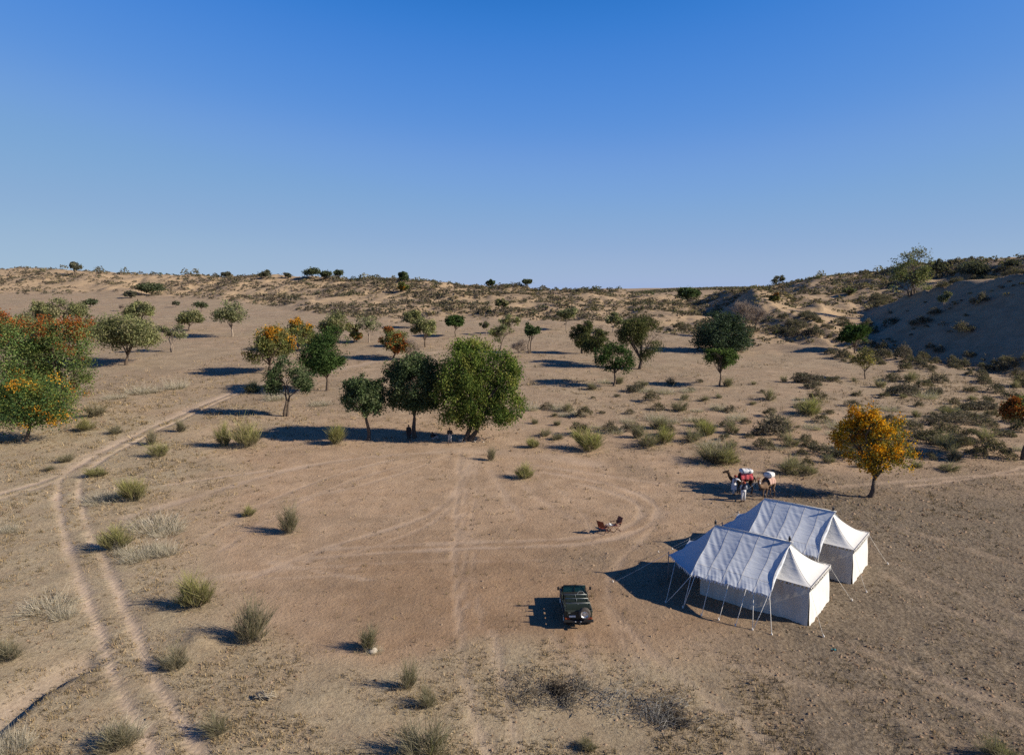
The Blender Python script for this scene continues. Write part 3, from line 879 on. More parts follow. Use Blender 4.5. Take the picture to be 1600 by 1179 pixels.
def tree_px(name, label, kind, bx, by, xl, xr, yt, yb, seed=None, group=None, **kw):
    """a tree measured off the photograph: foot (bx,by), crown box"""
    x, y, z = put(bx, by, 0.05)
    s = scale_at(y, z)
    ph = math.atan2(CAMH - z, y); c = max(0.85, math.cos(ph))
    W = (xr - xl) * s
    dep = 0.30 * W * math.sin(ph)           # depth of the crown shows as height
    H = (by - yt) * s / c - dep * 0.55
    Hb = max(0.15, (by - yb) * s / c + dep * 0.35)
    if Hb > H * 0.85: Hb = 0.4 * H
    dx = ((xl + xr) / 2 - bx) * s
    if 'lobes_px' in kw:
        LL = []
        for (lx, ly, rx, ry, dd) in kw.pop('lobes_px'):
            LL.append(((lx - bx) * s, dd, (by - ly) * s / c - dd * math.tan(ph) , rx * s, rx * s, ry * s / c * 0.93))
        kw['lobes'] = LL
    wp = xr - xl
    kw['dens'] = kw.get('dens', 1.0) * min(2.1, max(0.6, wp / 46.0))
    kw.setdefault('ls', max(KINDS[kind]['ls'] * 0.8, 1.35 * s))
    if kind == 'bush': Hb = 0.1
    parts = tree_meshes(kind, seed if seed is not None else int(bx * 7 + by), H, W, Hb, dx, **kw)
    return assemble_tree(name, label, parts, (x, y, z), 0.0, None, group)

# ---- the trees one by one, nearest and most distinct first
tree_px('bushy_tree', 'tallest bright green bushy tree with two leafy lobes and stout trunk beside the clearing', 'neem', 730, 688, 686, 818, 533, 668, seed=11, trunks=2,
lobes_px=[(722, 578, 32, 44, 0), (712, 622, 27, 42, -0.5), (742, 556, 24, 24, 0.4), (740, 612, 26, 50, -0.7), (782, 574, 25, 26, 0.3), (794, 588, 18, 24, 0.0), (793, 634, 25, 30, -0.3), (774, 640, 18, 26, -0.1), (720, 556, 20, 22, 0.3), (736, 648, 20, 20, -0.5), (765, 600, 18, 40, 0.9), (702, 600, 16, 34, 0.2)])
tree_px('dark_tree', 'dark green tree between the small dark tree and the bright green bushy one', 'dark', 648, 683, 604, 692, 553, 648, seed=12, dens=1.35,
        lobes_px=[(648, 600, 36, 40, 0), (625, 585, 22, 24, .3), (672, 590, 20, 30, .2), (650, 572, 26, 18, -.2), (618, 622, 18, 20, -.3), (676, 622, 17, 20, 0), (645, 630, 24, 16, .2)])
tree_px('dark_tree', 'small dark tree with rounded crown standing left of the taller shade trees', 'dark', 575, 688, 537, 605, 585, 652, seed=13,
        lobes_px=[(572, 618, 28, 28, 0), (553, 625, 17, 18, 0), (590, 610, 16, 22, .3), (590, 632, 15, 14, -.2), (562, 602, 18, 14, .1)])
tree_px('green_tree', 'dense deep green tree with round crown and thin trunk beside the orange one', 'green', 511, 610, 467, 555, 508, 588, seed=14, dens=1.5, nl=8)
tree_px('twin_trunk_tree', 'dusty dark tree with two splayed trunks beside the sandy track', 'dark', 447, 650, 420, 490, 556, 614, seed=15, trunks=2, dens=0.75,
        lobes_px=[(438, 592, 18, 18, 0), (470, 590, 18, 16, 0), (450, 572, 16, 14, .4), (430, 605, 12, 10, 0), (478, 602, 12, 10, 0)])
tree_px('flowering_tree', 'round tree covered in orange blossom behind the twin trunked dusty tree', 'orange', 420, 583, 385, 466, 507, 568, seed=16, dens=1.4)
tree_px('flowering_tree', 'loose pale tree with faded orange blossom behind the round orange one', 'orange', 463, 548, 442, 500, 496, 540, seed=17, dens=0.7, flower_top=0.2)
tree_px('thorn_tree', 'tall feathery green tree rising behind the deep green round tree', 'khejri', 524, 540, 498, 552, 484, 535, seed=18)
tree_px('flowering_tree', 'small rusty orange tree beside the feathery green tree', 'rust', 553, 535, 541, 568, 502, 530, seed=19, flower_top=0.1)
tree_px('thorn_tree', 'open pale green tree with forked trunk left of the red flowered one', 'sparse', 578, 535, 553, 598, 490, 524, seed=20)
tree_px('flowering_tree', 'low spreading tree with red orange blossom on a crooked trunk', 'rust', 613, 560, 592, 651, 511, 553, seed=21, dens=1.1, flower_top=0.3)
tree_px('bare_tree', 'leafless greyish thicket tree beside the red orange flowered tree', 'bare', 641, 562, 625, 660, 528, 560, seed=22)
tree_px('thorn_tree', 'grey green tree on the left of a close pair in mid plain', 'khejri', 648, 512, 630, 663, 484, 510, seed=23)
tree_px('thorn_tree', 'grey green tree on the right of a close pair, its trunk showing', 'khejri', 665, 542, 643, 684, 496, 530, seed=24)
tree_px('green_tree', 'small neat dark tree standing alone below the shrubby dune', 'green', 712, 526, 696, 729, 489, 512, seed=25)
tree_px('thorn_tree', 'small oval tree standing on the shrubby dune foot', 'khejri', 783, 490, 774, 794, 465, 486, seed=26)
tree_px('bare_tree', 'thin pale sapling between the neat dark tree and the grey green trees', 'sparse', 760, 524, 750, 771, 498, 515, seed=27, dens=0.5)
tree_px('thorn_tree', 'round grey green tree above the bright bushy tree', 'khejri', 782, 546, 763, 806, 507, 538, seed=28)
tree_px('thorn_tree', 'grey green tree partly behind the round one above the bushy tree', 'khejri', 797, 522, 778, 814, 492, 518, seed=29)
tree_px('thorn_tree', 'dark twin stemmed tree left of the drooping trees', 'dark', 828, 552, 813, 847, 502, 528, seed=30, trunks=2, dens=0.5)
tree_px('bare_tree', 'small leafless tree with spreading bare branches', 'bare', 811, 558, 795, 828, 528, 552, seed=31)
tree_px('thorn_tree', 'thin crowned tree on the dune foot above the drooping trees', 'sparse', 885, 516, 867, 902, 480, 502, seed=32)
tree_px('thorn_tree', 'faded green tree behind the two drooping trees', 'sparse', 957, 520, 944, 972, 488, 512, seed=33)
tree_px('drooping_tree', 'drooping dark tree with pale left side, leftmost of the weeping group', 'droop', 910, 552, 887, 930, 497, 540, seed=34)
tree_px('drooping_tree', 'drooping dark tree with a touch of orange at its top', 'droop', 932, 568, 908, 950, 499, 550, seed=35,
        lobes_px=[(926, 528, 16, 16, 0), (940, 512, 11, 11, .4), (920, 540, 12, 10, -.3), (938, 530, 10, 12, 0)])
tree_px('drooping_tree', 'widest weeping tree with gnarled trunk and hanging clumps of foliage', 'droop', 1000, 576, 962, 1038, 492, 560, seed=36, dens=1.25,
        lobes_px=[(988, 505, 20, 10, 0), (1012, 504, 16, 10, .4), (972, 512, 11, 9, 0), (1024, 528, 13, 13, 0), (1008, 548, 10, 9, -.2), (998, 525, 12, 12, .5), (975, 525, 8, 8, .3)])
tree_px('green_tree', 'leafy mid green tree in front of the weeping trees', 'green', 958, 603, 928, 996, 533, 582, seed=37, dens=0.95)
tree_px('green_tree', 'small flat topped green tree on a bent thin trunk below the dark round bush', 'green', 1125, 603, 1096, 1153, 542, 579, seed=38, cols=[(0.055, 0.08, 0.026), (0.07, 0.095, 0.03), (0.042, 0.062, 0.022)], dens=1.1)
tree_px('dense_tree', 'big round dark green tree with foliage to the ground at the dune foot', 'bush', 1130, 548, 1086, 1172, 484, 546, seed=39, cols=[(0.034, 0.050, 0.032), (0.046, 0.062, 0.040), (0.026, 0.038, 0.026)],
        lobes_px=[(1128, 520, 34, 28, 0), (1108, 522, 22, 22, 0), (1150, 524, 22, 22, 0), (1120, 500, 24, 15, .3), (1142, 503, 22, 15, .3), (1130, 536, 32, 12, -.3), (1100, 532, 14, 12, 0), (1158, 534, 14, 12, 0)])
tree_px('bare_tree', 'leafless grey tree behind the big round dark tree', 'bare', 1160, 520, 1140, 1182, 463, 508, seed=40)
tree_px('bare_tree', 'second leafless grey tree, nearer the dune than the first', 'bare', 1178, 518, 1166, 1200, 472, 510, seed=401)
tree_px('green_tree', 'bright green tree standing in the shade on the dune slip face', 'green', 1336, 552, 1307, 1359, 502, 542, seed=41, dens=1.2)
tree_px('yellowing_tree', 'small yellowing tree with slanting thin trunk below the shaded slip face', 'yellow', 1352, 592, 1327, 1370, 542, 578, seed=42)
tree_px('crest_tree', 'large grey green tree leaning on the crest of the right hand dune', 'khejri', 1424, 460, 1389, 1460, 386, 452, seed=43, dens=0.8, trunks=3,
        lobes_px=[(1422, 425, 22, 26, 0), (1405, 432, 14, 18, 0), (1436, 405, 16, 18, .6), (1446, 432, 13, 18, .6), (1400, 446, 12, 9, -.5), (1425, 402, 12, 12, 1.)])
tree_px('flowering_tree', 'vivid orange blossom tree with crooked trunk standing behind the white tents', 'blaze', 1356, 776, 1301, 1426, 638, 745, seed=44, dens=1.25, flower_top=0.0,
        lobes_px=[(1345, 676, 28, 24, 0), (1375, 690, 28, 26, 0), (1324, 682, 20, 20, .3), (1400, 712, 20, 20, -.4), (1345, 655, 18, 15, .2), (1392, 676, 16, 16, .4), (1340, 708, 22, 20, -.5), (1372, 722, 22, 16, -.3), (1360, 700, 26, 24, .8)], lean=0.25)
tree_px('flowering_tree', 'rust red blossom tree cut by the picture edge right of the tents', 'rust', 1598, 718, 1560, 1645, 610, 672, seed=45, dens=1.4, flower_top=0.05)
# the dense stand on the left
tree_px('flowering_tree', 'leafy green tree dotted with orange blossom at the front of the left stand', 'orange', 40, 690, -12, 122, 585, 668, seed=46, thr=-0.62, dens=1.9, nl=11, flower_top=0.55, fn=0.13, cols=[(0.050, 0.085, 0.03), (0.075, 0.11, 0.03), (0.035, 0.062, 0.026), (0.11, 0.125, 0.035)], lobes_px=[(40, 630, 50, 34, 0), (85, 625, 32, 34, .3), (10, 635, 34, 30, .3), (60, 605, 32, 20, .4), (98, 642, 22, 22, -.2), (25, 608, 28, 22, .2), (55, 650, 40, 14, -.4)])
tree_px('flowering_tree', 'red blossom tree in the left stand reaching to its right edge', 'rust', 104, 650, 48, 154, 500, 640, seed=47, thr=-0.58, dens=1.7, flower_top=0.6, fn=0.36, cols=[(0.085, 0.125, 0.036), (0.115, 0.14, 0.04), (0.10, 0.105, 0.045), (0.06, 0.09, 0.032)], lobes_px=[(105, 560, 38, 46, 0), (128, 535, 24, 30, .3), (85, 525, 26, 24, .3), (110, 520, 26, 18, .5), (132, 575, 20, 34, -.2), (100, 600, 40, 34, -.3), (75, 570, 30, 40, .2)])
tree_px('flowering_tree', 'red blossom tree at the picture edge behind the orange dotted one', 'rust', 14, 655, -48, 78, 498, 645, seed=48, thr=-0.58, dens=1.7, flower_top=0.6, fn=0.34, cols=[(0.075, 0.115, 0.036), (0.058, 0.085, 0.034), (0.11, 0.125, 0.042)], lobes_px=[(10, 560, 42, 46, 0), (35, 535, 26, 28, .3), (-10, 530, 30, 26, .2), (15, 515, 28, 16, .4), (45, 580, 26, 40, -.2), (5, 610, 45, 34, -.3)])
tree_px('thorn_tree', 'pale green tree filling the gap in the middle of the left stand', 'khejri', 62, 640, 22, 112, 520, 630, seed=49, thr=-0.62, dens=1.6, cols=[(0.10, 0.125, 0.04), (0.13, 0.145, 0.045), (0.08, 0.10, 0.036)], lobes_px=[(65, 570, 34, 44, 0), (50, 600, 40, 36, 0), (85, 600, 34, 36, 0), (66, 545, 24, 22, 0)])
tree_px('thorn_tree', 'grey green tree just behind the red blossoms of the left stand', 'khejri', 52, 540, 16, 88, 478, 535, seed=50, dens=1.2)
tree_px('thorn_tree', 'round grey green tree at the back of the left stand', 'khejri', 103, 525, 74, 134, 462, 505, seed=51)
tree_px('thorn_tree', 'grey green tree between the two at the back of the left stand', 'khejri', 68, 520, 46, 92, 470, 512, seed=511)
tree_px('thorn_tree', 'low green tree peeping out right of the left stand', 'khejri', 136, 545, 118, 158, 488, 540, seed=52)
tree_px('thorn_tree', 'pale tree half hidden at the far left picture edge', 'khejri', 6, 545, -18, 30, 482, 540, seed=521)
tree_px('spreading_tree', 'wide spreading grey green tree with stout dark trunk right of the left stand', 'khejri', 197, 570, 150, 256, 489, 556, seed=53, dens=1.9, nl=10)
tree_px('thorn_tree', 'rounded tree directly behind the wide spreading one', 'khejri', 219, 512, 196, 244, 471, 500, seed=54)
tree_px('thorn_tree', 'white stemmed small tree at the right edge of the wide spreading tree', 'sparse', 268, 550, 248, 292, 502, 535, seed=55, trunks=2)
tree_px('thorn_tree', 'yellow green small tree with forked stem on the far left plain', 'khejri', 294, 517, 277, 321, 483, 508, seed=56)
tree_px('thorn_tree', 'pale trunked open tree standing alone on the left plain', 'sparse', 363, 526, 333, 390, 468, 510, seed=57, dens=1.6)
tree_px('flat_topped_tree', 'flat topped dark acacia with a wide parasol crown under the left dune', 'flat', 237, 462, 217, 258, 444, 458, seed=58)
tree_px('flat_topped_tree', 'small flat topped acacia on the pale plain behind the left stand', 'flat', 141, 480, 131, 153, 469, 477, seed=59)
tree_px('thorn_tree', 'round dark thorn tree beside the flat topped acacia', 'grey', 204, 466, 194, 214, 453, 465, seed=60, dens=1.3)
tree_px('bare_tree', 'thin bare sapling on the pale plain right of the small acacia', 'bare', 190, 486, 185, 196, 474, 483, seed=61)
tree_px('thorn_tree', 'small dark round tree far out on the left plain', 'grey', 275, 480, 269, 281, 469, 477, seed=62)
tree_px('flat_topped_tree', 'small pinkish grey flat crowned tree far out on the left plain', 'flat', 315, 487, 303, 327, 473, 482, seed=63, dens=0.6)
# trees standing up against the sky
def sky_tree(label, kind, bx, by, w, h, seed, name='thorn_tree', hb=0.35, **kw):
    return tree_px(name, label, kind, bx, by, bx - w / 2, bx + w / 2, by - h, by - h * hb, seed=seed, **kw)
sky_tree('leafy tree standing on the left dune with its foot on pale sand', 'grey', 118, 431, 18, 22, 70, dens=1.2, hb=0.3)
sky_tree('lone bush like tree on the left skyline above bare sand', 'grey', 357, 431, 15, 9, 71, hb=0.1)
sky_tree('spiky tree on the skyline left of the parasol trees', 'grey', 416, 435, 22, 13, 72, hb=0.2)
sky_tree('small round tree on the skyline between the spiky tree and parasol trees', 'grey', 450, 436, 11, 10, 73, hb=0.2)
sky_tree('leftmost of three parasol shaped trees on the skyline', 'flat', 488, 437, 26, 16, 74, 'flat_topped_tree', dens=1.5)
sky_tree('low middle one of three parasol shaped trees on the skyline', 'flat', 510, 438, 20, 13, 75, 'flat_topped_tree')
sky_tree('rightmost of three parasol shaped trees on the skyline', 'flat', 529, 438, 16, 15, 76, 'flat_topped_tree')
sky_tree('dark upright tree on the skyline above an orange one', 'dark', 632, 442, 20, 20, 77, 'dark_tree', hb=0.2, dens=0.8)
sky_tree('small orange tinted tree just below the dark upright skyline tree', 'orange', 630, 456, 20, 17, 78, 'flowering_tree', hb=0.1, dens=0.7)
sky_tree('compact dark tree on the middle skyline', 'dark', 767, 449, 16, 14, 79, 'dark_tree', hb=0.2, dens=0.6)
sky_tree('tiny umbrella shaped tree on the middle skyline', 'flat', 822, 449, 16, 12, 80, 'flat_topped_tree')
sky_tree('dark rounded tree at the right end of the central dune skyline', 'dark', 1076, 466, 38, 16, 81, 'dark_tree', hb=0.05)
sky_tree('bushy tree on the skyline just right of the leaning crest tree', 'grey', 1464, 432, 24, 28, 82, hb=0.15, dens=1.6)
sky_tree('wide scrubby thicket on the right skyline behind the crest tree', 'grey', 1520, 434, 50, 26, 83, 'thicket', hb=0.05, dens=2.0)
sky_tree('round bush like tree at the right end of the skyline', 'grey', 1583, 424, 26, 20, 84, hb=0.1, dens=1.5)
sky_tree('little tree on the left shoulder of the right hand dune', 'grey', 1217, 446, 22, 16, 85, hb=0.1)
sky_tree('greenish bush like tree on the slope below the right skyline', 'khejri', 1330, 462, 24, 12, 86, hb=0.05)
sky_tree('pale thin tree standing on the shaded slip face', 'sparse', 1475, 486, 22, 34, 87, hb=0.2, dens=0.8)
sky_tree('rusty bush like tree low on the shoulder of the right dune', 'rust', 1210, 472, 20, 14, 88, 'flowering_tree', hb=0.05, dens=0.5)

# ---- shrubs
def strand_mesh(name, seed, H, W, n, w0=0.02, base=0.15, cone=0.55, c_low=(0.10, 0.08, 0.05), c_top=(0.17, 0.17, 0.05), flop=0.2, jit=0.25, dead=0.15, c_dead=(0.24, 0.19, 0.12), seg=4):
    """a broom like shrub: many thin tapering twigs out of one root"""
    rs = np.random.RandomState(seed)
    ang = rs.rand(n) * 2 * math.pi
    sp = np.sqrt(rs.rand(n))
    tilt = sp * cone
    Ln = H * (0.55 + 0.5 * rs.rand(n)) / np.maximum(0.5, np.cos(tilt * 0.8))
    d0 = np.stack([np.cos(ang) * np.sin(tilt), np.sin(ang) * np.sin(tilt), np.cos(tilt)], 1)
    p0 = np.stack([np.cos(ang) * W * base * sp, np.sin(ang) * W * base * sp, np.full(n, -0.04)], 1)
    side = np.cross(d0, rs.normal(size=(n, 3))); side /= np.linalg.norm(side, axis=1, keepdims=True) + 1e-9
    out = np.stack([np.cos(ang), np.sin(ang), np.zeros(n)], 1)
    kink = rs.normal(size=(n, 3)) * jit
    V = []; Cc = []
    dd = rs.rand(n) < dead
    lo = np.array(c_low); tp = np.array(c_top)
    br = (0.7 + 0.6 * rs.rand(n))[:, None]
    for k in range(seg + 1):
        t = k / seg
        P = p0 + d0 * (Ln * t)[:, None] + (out * flop * (t * t) + kink * t * t * 0.5) * Ln[:, None] - np.array([0, 0, 1.0]) * (flop * 0.6 * t ** 3 * Ln)[:, None]
        w = w0 * (1 - 0.75 * t) * (0.7 + 0.6 * rs.rand(n))[:, None]
        V.append(np.stack([P - side * w, P + side * w], 1))
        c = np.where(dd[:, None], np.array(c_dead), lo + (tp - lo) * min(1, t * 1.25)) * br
        Cc.append(np.stack([c, c], 1))
    V = np.stack(V, 1).reshape(-1, 3); Cc = np.stack(Cc, 1).reshape(-1, 3)
    m = (seg + 1) * 2
    b = (np.arange(n) * m)[:, None, None]; k = (np.arange(seg) * 2)[None, :, None]
    F = (b + k + np.array([0, 1, 3, 2])[None, None, :]).reshape(-1, 4)
    return np_mesh(name, V, F, M_LEAF, Cc)

def dome_mesh(name, seed, H, W, ncl, lv, ls, cols, twigs=30):
    """a low thorn bush: leafy twig clumps over a dome with bare sticks"""
    rs = np.random.RandomState(seed)
    u = rs.rand(ncl) * 2 * math.pi; r = np.sqrt(rs.rand(ncl)) 
    C = np.stack([np.cos(u) * r * W * 0.46, np.sin(u) * r * W * 0.46, H * (0.15 + 0.75 * np.sqrt(np.maximum(0, 1 - r * r)) * (0.35 + 0.65 * rs.rand(ncl)))], 1)
    C[:, 2] *= 1 + 0.7 * vnoise(C[:, 0] / W * 4 + seed, C[:, 1] / W * 4, seed)
    CC = np.repeat(C, lv, 0) + rs.normal(size=(ncl * lv, 3)) * np.array([W * .07, W * .07, H * .10])
    CC[:, 2] = np.maximum(CC[:, 2], 0.02)
    V, F = leaves_at(CC, ls, rs, 0.35)
    cols = np.array(cols); ci = np.repeat(rs.randint(len(cols), size=ncl), lv)
    c = cols[ci] * (0.65 + 0.7 * rs.rand(ncl * lv))[:, None]; c = np.repeat(c, 4, 0)
    return np_mesh(name, V, F, M_LEAF, c)

def broom_mesh(name, seed, H, W, stems, per, c_low, c_top, ragged=0.25, w0=0.009, lean=0.0):
    """a broom like shrub: woody stems fan out and break into fine upright twigs that fill a rounded, ragged outline"""
    rs = np.random.RandomState(seed)
    ang = rs.rand(stems) * 2 * math.pi; sp = np.sqrt(rs.rand(stems))
    hx = np.cos(ang) * sp * W * 0.40; hy = np.sin(ang) * sp * W * 0.40
    top = H * (0.98 - 0.50 * sp ** 2) * (1 - ragged + ragged * 1.4 * rs.rand(stems))
    V = []; Cc = []; lo = np.array(c_low); tp = np.array(c_top)
    root0x, root0y = hx, hy
    hx = hx * (1 + 0.25 * vnoise(np.cos(ang) * 1.5 + seed, np.sin(ang) * 1.5, seed)) + lean * W * 0.22; top = top * (1 + 0.3 * vnoise(np.cos(ang) * 1.3 + seed, np.sin(ang) * 1.3, seed + 1))
    tips = np.stack([hx, hy, top * 0.62], 1); root = np.stack([hx * 0.22, hy * 0.22, np.full(stems, -0.05)], 1)
    def ribbon(p, q, r, wa, ca, cb):
        n = len(p); sd = np.cross(r - p, rs.normal(size=(n, 3))); sd /= np.linalg.norm(sd, axis=1, keepdims=True) + 1e-9
        wa = wa[:, None]
        V.append(np.stack([p - sd * wa, p + sd * wa, q - sd * wa * .8, q + sd * wa * .8, r - sd * wa * .25, r + sd * wa * .25], 1))
        cm = 0.5 * (ca + cb); Cc.append(np.stack([ca, ca, cm, cm, cb, cb], 1))
    br = (0.7 + 0.6 * rs.rand(stems))[:, None]
    mid = root * 0.5 + tips * 0.5 + rs.normal(size=(stems, 3)) * W * 0.03
    ribbon(root, mid, tips, np.full(stems, w0 * 1.7), lo * br, lo * br * 1.1)
    ns_ = max(6, stems // 3)
    n = stems * per; idx = np.repeat(np.arange(stems), per)
    t0 = 0.35 + 0.65 * rs.rand(n)[:, None]
    p = root[idx] * (1 - t0) + tips[idx] * t0 + rs.normal(size=(n, 3)) * W * 0.012
    outw = np.stack([hx[idx], hy[idx], np.zeros(n)], 1) / (W * 0.4)
    d = np.stack([rs.normal(size=n) * 0.5, rs.normal(size=n) * 0.5, np.ones(n)], 1) + outw * 0.45
    L = (top[idx] * 0.42 * (0.55 + 0.75 * rs.rand(n)))[:, None]
    r = p + d * L; q = p + d * L * 0.5 + outw * L * 0.10
    b2 = (br[idx] * (0.75 + 0.5 * rs.rand(n))[:, None])
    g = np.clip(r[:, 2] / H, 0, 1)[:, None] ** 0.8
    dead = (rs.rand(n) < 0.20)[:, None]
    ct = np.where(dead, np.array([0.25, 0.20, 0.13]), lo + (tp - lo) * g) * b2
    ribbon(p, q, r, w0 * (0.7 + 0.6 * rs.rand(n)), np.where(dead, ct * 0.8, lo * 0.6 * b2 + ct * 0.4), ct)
    m2 = 160; a2 = rs.rand(m2) * 6.283; r2 = W * (0.15 + 0.42 * rs.rand(m2))
    f0 = np.stack([np.cos(a2) * r2, np.sin(a2) * r2, 0.01 + 0.10 * rs.rand(m2)], 1); dl = rs.normal(size=(m2, 3)) * np.array([.16, .16, .10])
    gc2 = np.array([0.36, 0.30, 0.21]) * (0.6 + 0.8 * rs.rand(m2))[:, None]
    ribbon(f0, f0 + dl * .5, f0 + dl, np.full(m2, w0 * 1.1), gc2, gc2)
    V = np.concatenate(V).reshape(-1, 3); Cc = np.concatenate(Cc).reshape(-1, 3)
    V[:, 2] = np.maximum(V[:, 2], -0.05)
    m = len(V) // 6; F = (np.arange(m) * 6)[:, None, None] + np.array([[0, 1, 3, 2], [2, 3, 5, 4]])[None]
    return np_mesh(name, V, F.reshape(-1, 4), M_WISP, Cc)

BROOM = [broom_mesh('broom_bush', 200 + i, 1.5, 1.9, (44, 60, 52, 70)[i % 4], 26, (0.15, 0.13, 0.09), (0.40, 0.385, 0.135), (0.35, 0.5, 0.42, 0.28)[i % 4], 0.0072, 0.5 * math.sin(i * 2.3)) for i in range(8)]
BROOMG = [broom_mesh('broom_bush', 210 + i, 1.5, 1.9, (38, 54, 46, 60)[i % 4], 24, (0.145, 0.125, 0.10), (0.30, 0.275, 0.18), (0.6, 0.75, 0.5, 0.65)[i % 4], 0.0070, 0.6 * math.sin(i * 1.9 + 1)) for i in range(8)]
PALE = [strand_mesh('dry_bush', 220 + i, 0.36, 1.6, 560, 0.009, 0.46, 1.15, c_low=(0.26, 0.22, 0.17), c_top=(0.50, 0.45, 0.37), flop=0.05, jit=0.95, dead=0.3, c_dead=(0.34, 0.30, 0.23)) for i in range(3)]
GREYC = [(0.128, 0.106, 0.075), (0.153, 0.128, 0.089), (0.102, 0.089, 0.064), (0.187, 0.153, 0.102), (0.119, 0.115, 0.068)]
GREYD = [(0.123, 0.107, 0.084), (0.150, 0.128, 0.097), (0.101, 0.097, 0.072), (0.176, 0.145, 0.106)]
THORN = [dome_mesh('thorn_bush', 230 + i, 1.0, 2.0, 42, 26, 0.085, GREYC) for i in range(5)]
THORND = [dome_mesh('thorn_bush', 240 + i, 1.0, 2.0, 46, 26, 0.085, GREYD) for i in range(4)]
rsS = random.Random(5)

def place_bush(name, mesh, h0, w0, px, py, wpx, hpx, label, group, cat='bush'):
    x, y, z = put(px, py, 0.02)
    s = scale_at(y, z)
    W = wpx * s; H = hpx * s * 1.0
    o = link(name, mesh, None, (x, y, z), rsS.random() * 6.28, (W / w0, W / w0 * (0.9 + 0.2 * rsS.random()), H / h0))
    tag(o, label, cat, group)
    return o

NEARB = [  # foot x, y, width, height, kind, label   (photo pixels)
    (183, 857, 58, 48, 'b', 'rounded yellow green bush standing right beside the two rut track'),
    (307, 944, 64, 62, 'b', 'tall yellow green bush nearest below the bare clearing on the left'),
    (393, 1003, 66, 78, 'g', 'largest straggling olive bush above the dirt heap'),
    (572, 1014, 40, 40, 'g', 'upright olive bush with a pale stone at its foot'),
    (636, 1075, 32, 52, 'g', 'narrow upright bush at the lower middle left of a wheel rut'),
    (275, 1045, 54, 38, 'g', 'low grey green bush beside the dirt heap'),
    (212, 782, 46, 44, 'b', 'yellow green bush beside pale dead brush near the track bend'),
    (455, 832, 36, 48, 'g', 'twiggy two tone bush standing alone on the left of the clearing'),
    (388, 806, 26, 22, 'b', 'small green tuft bush left of the twiggy two tone bush'),
    (820, 748, 34, 26, 'b', 'small green bush on the far side of the clearing'),
    (768, 719, 18, 26, 'g', 'thin dark leaning bush at the far rim of the clearing'),
    (525, 693, 36, 36, 'b', 'green bush growing in the shade trees\' long shadow'),
    (388, 698, 50, 48, 'b', 'broad green bush left of the long tree shadow'),
    (352, 697, 28, 46, 'b', 'tall thin green bush touching the broad one on its left'),
    (920, 704, 60, 38, 'b', 'wide green bush right of the bushy shade tree'),
    (834, 699, 22, 18, 'b', 'tiny green bush between the shade tree and the wide green bush'),
    (248, 713, 36, 28, 'b', 'green bush beside the track below the left stand'),
    (238, 694, 22, 26, 'g', 'dark twiggy bush just behind the bush beside the track'),
    (154, 743, 38, 20, 'b', 'low green bush in the fork of the two tracks'),
    (284, 674, 18, 22, 'g', 'little dark bush on the far edge of the track'),
    (134, 673, 34, 24, 'b', 'green bush at the foot of the left stand'),
    (150, 650, 36, 26, 'g', 'grey bush right of the left stand'),
    (182, 677, 30, 14, 'g', 'flat low bush left of the track'),
    (102, 722, 28, 14, 'g', 'flat pale olive bush left of the track fork'),
    (74, 735, 26, 12, 'g', 'smallest flat bush left of the track fork'),
    (396, 613, 34, 20, 'b', 'green bush where the track passes under the trees'),
    (668, 1190, 110, 62, 'g', 'large grey bush cut by the bottom edge of the picture'),
    (182, 1172, 74, 40, 'g', 'grey green bush at the bottom left between ruts and gully'),
    (342, 1142, 58, 36, 'g', 'straw tinted bush right of the two rut track at the bottom'),
    (672, 1104, 40, 34, 'g', 'ragged grey bush below the narrow upright bush'),
    (10, 1032, 52, 36, 'g', 'pale grey bush cut by the left picture edge'),
    (1112, 722, 70, 34, 'g', 'left one of two grey bushes behind the camels'),
    (1138, 724, 44, 30, 'b', 'greener one of two bushes behind the camels'),
    (1232, 740, 48, 28, 'g', 'grey bush right of the camels'),
    (1262, 740, 34, 20, 'g', 'low broken bush right of the camels with pale sticks'),
    (1104, 680, 36, 26, 'b', 'green bush in the row beyond the camels'),
    (1078, 690, 36, 24, 'g', 'grey bush in the row beyond the camels'),
    (1036, 692, 34, 32, 'b', 'yellowish bush beyond the clearing in the middle of the scrub'),
    (1012, 698, 42, 26, 'g', 'grey bush left of the yellowish one in the scrub'),
    (995, 684, 24, 24, 'g', 'dark small bush at the left end of the scrub row'),
    (1215, 672, 54, 34, 'g', 'grey bush at the left of the open ground behind the orange tree'),
    (1260, 648, 46, 30, 'b', 'pale green bush beyond the orange tree'),
    (1562, 1185, 66, 40, 'g', 'pale bush at the bottom right corner of the picture'),
    (920, 1168, 36, 18, 'g', 'small grey tuft at the bottom below the brushwood'),
    (1350, 730, 22, 12, 'g', 'low tuft under the orange tree\'s crown'),
    (1478, 735, 40, 14, 'g', 'flat dry bush between the orange and the rust red tree'),
]
nb = 0
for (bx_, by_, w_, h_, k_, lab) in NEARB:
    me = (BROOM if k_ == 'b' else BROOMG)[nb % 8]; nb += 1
    place_bush('broom_bush', me, 1.5, 1.9, bx_, by_, w_ * 1.05, h_, lab, 'bushes around the clearing')

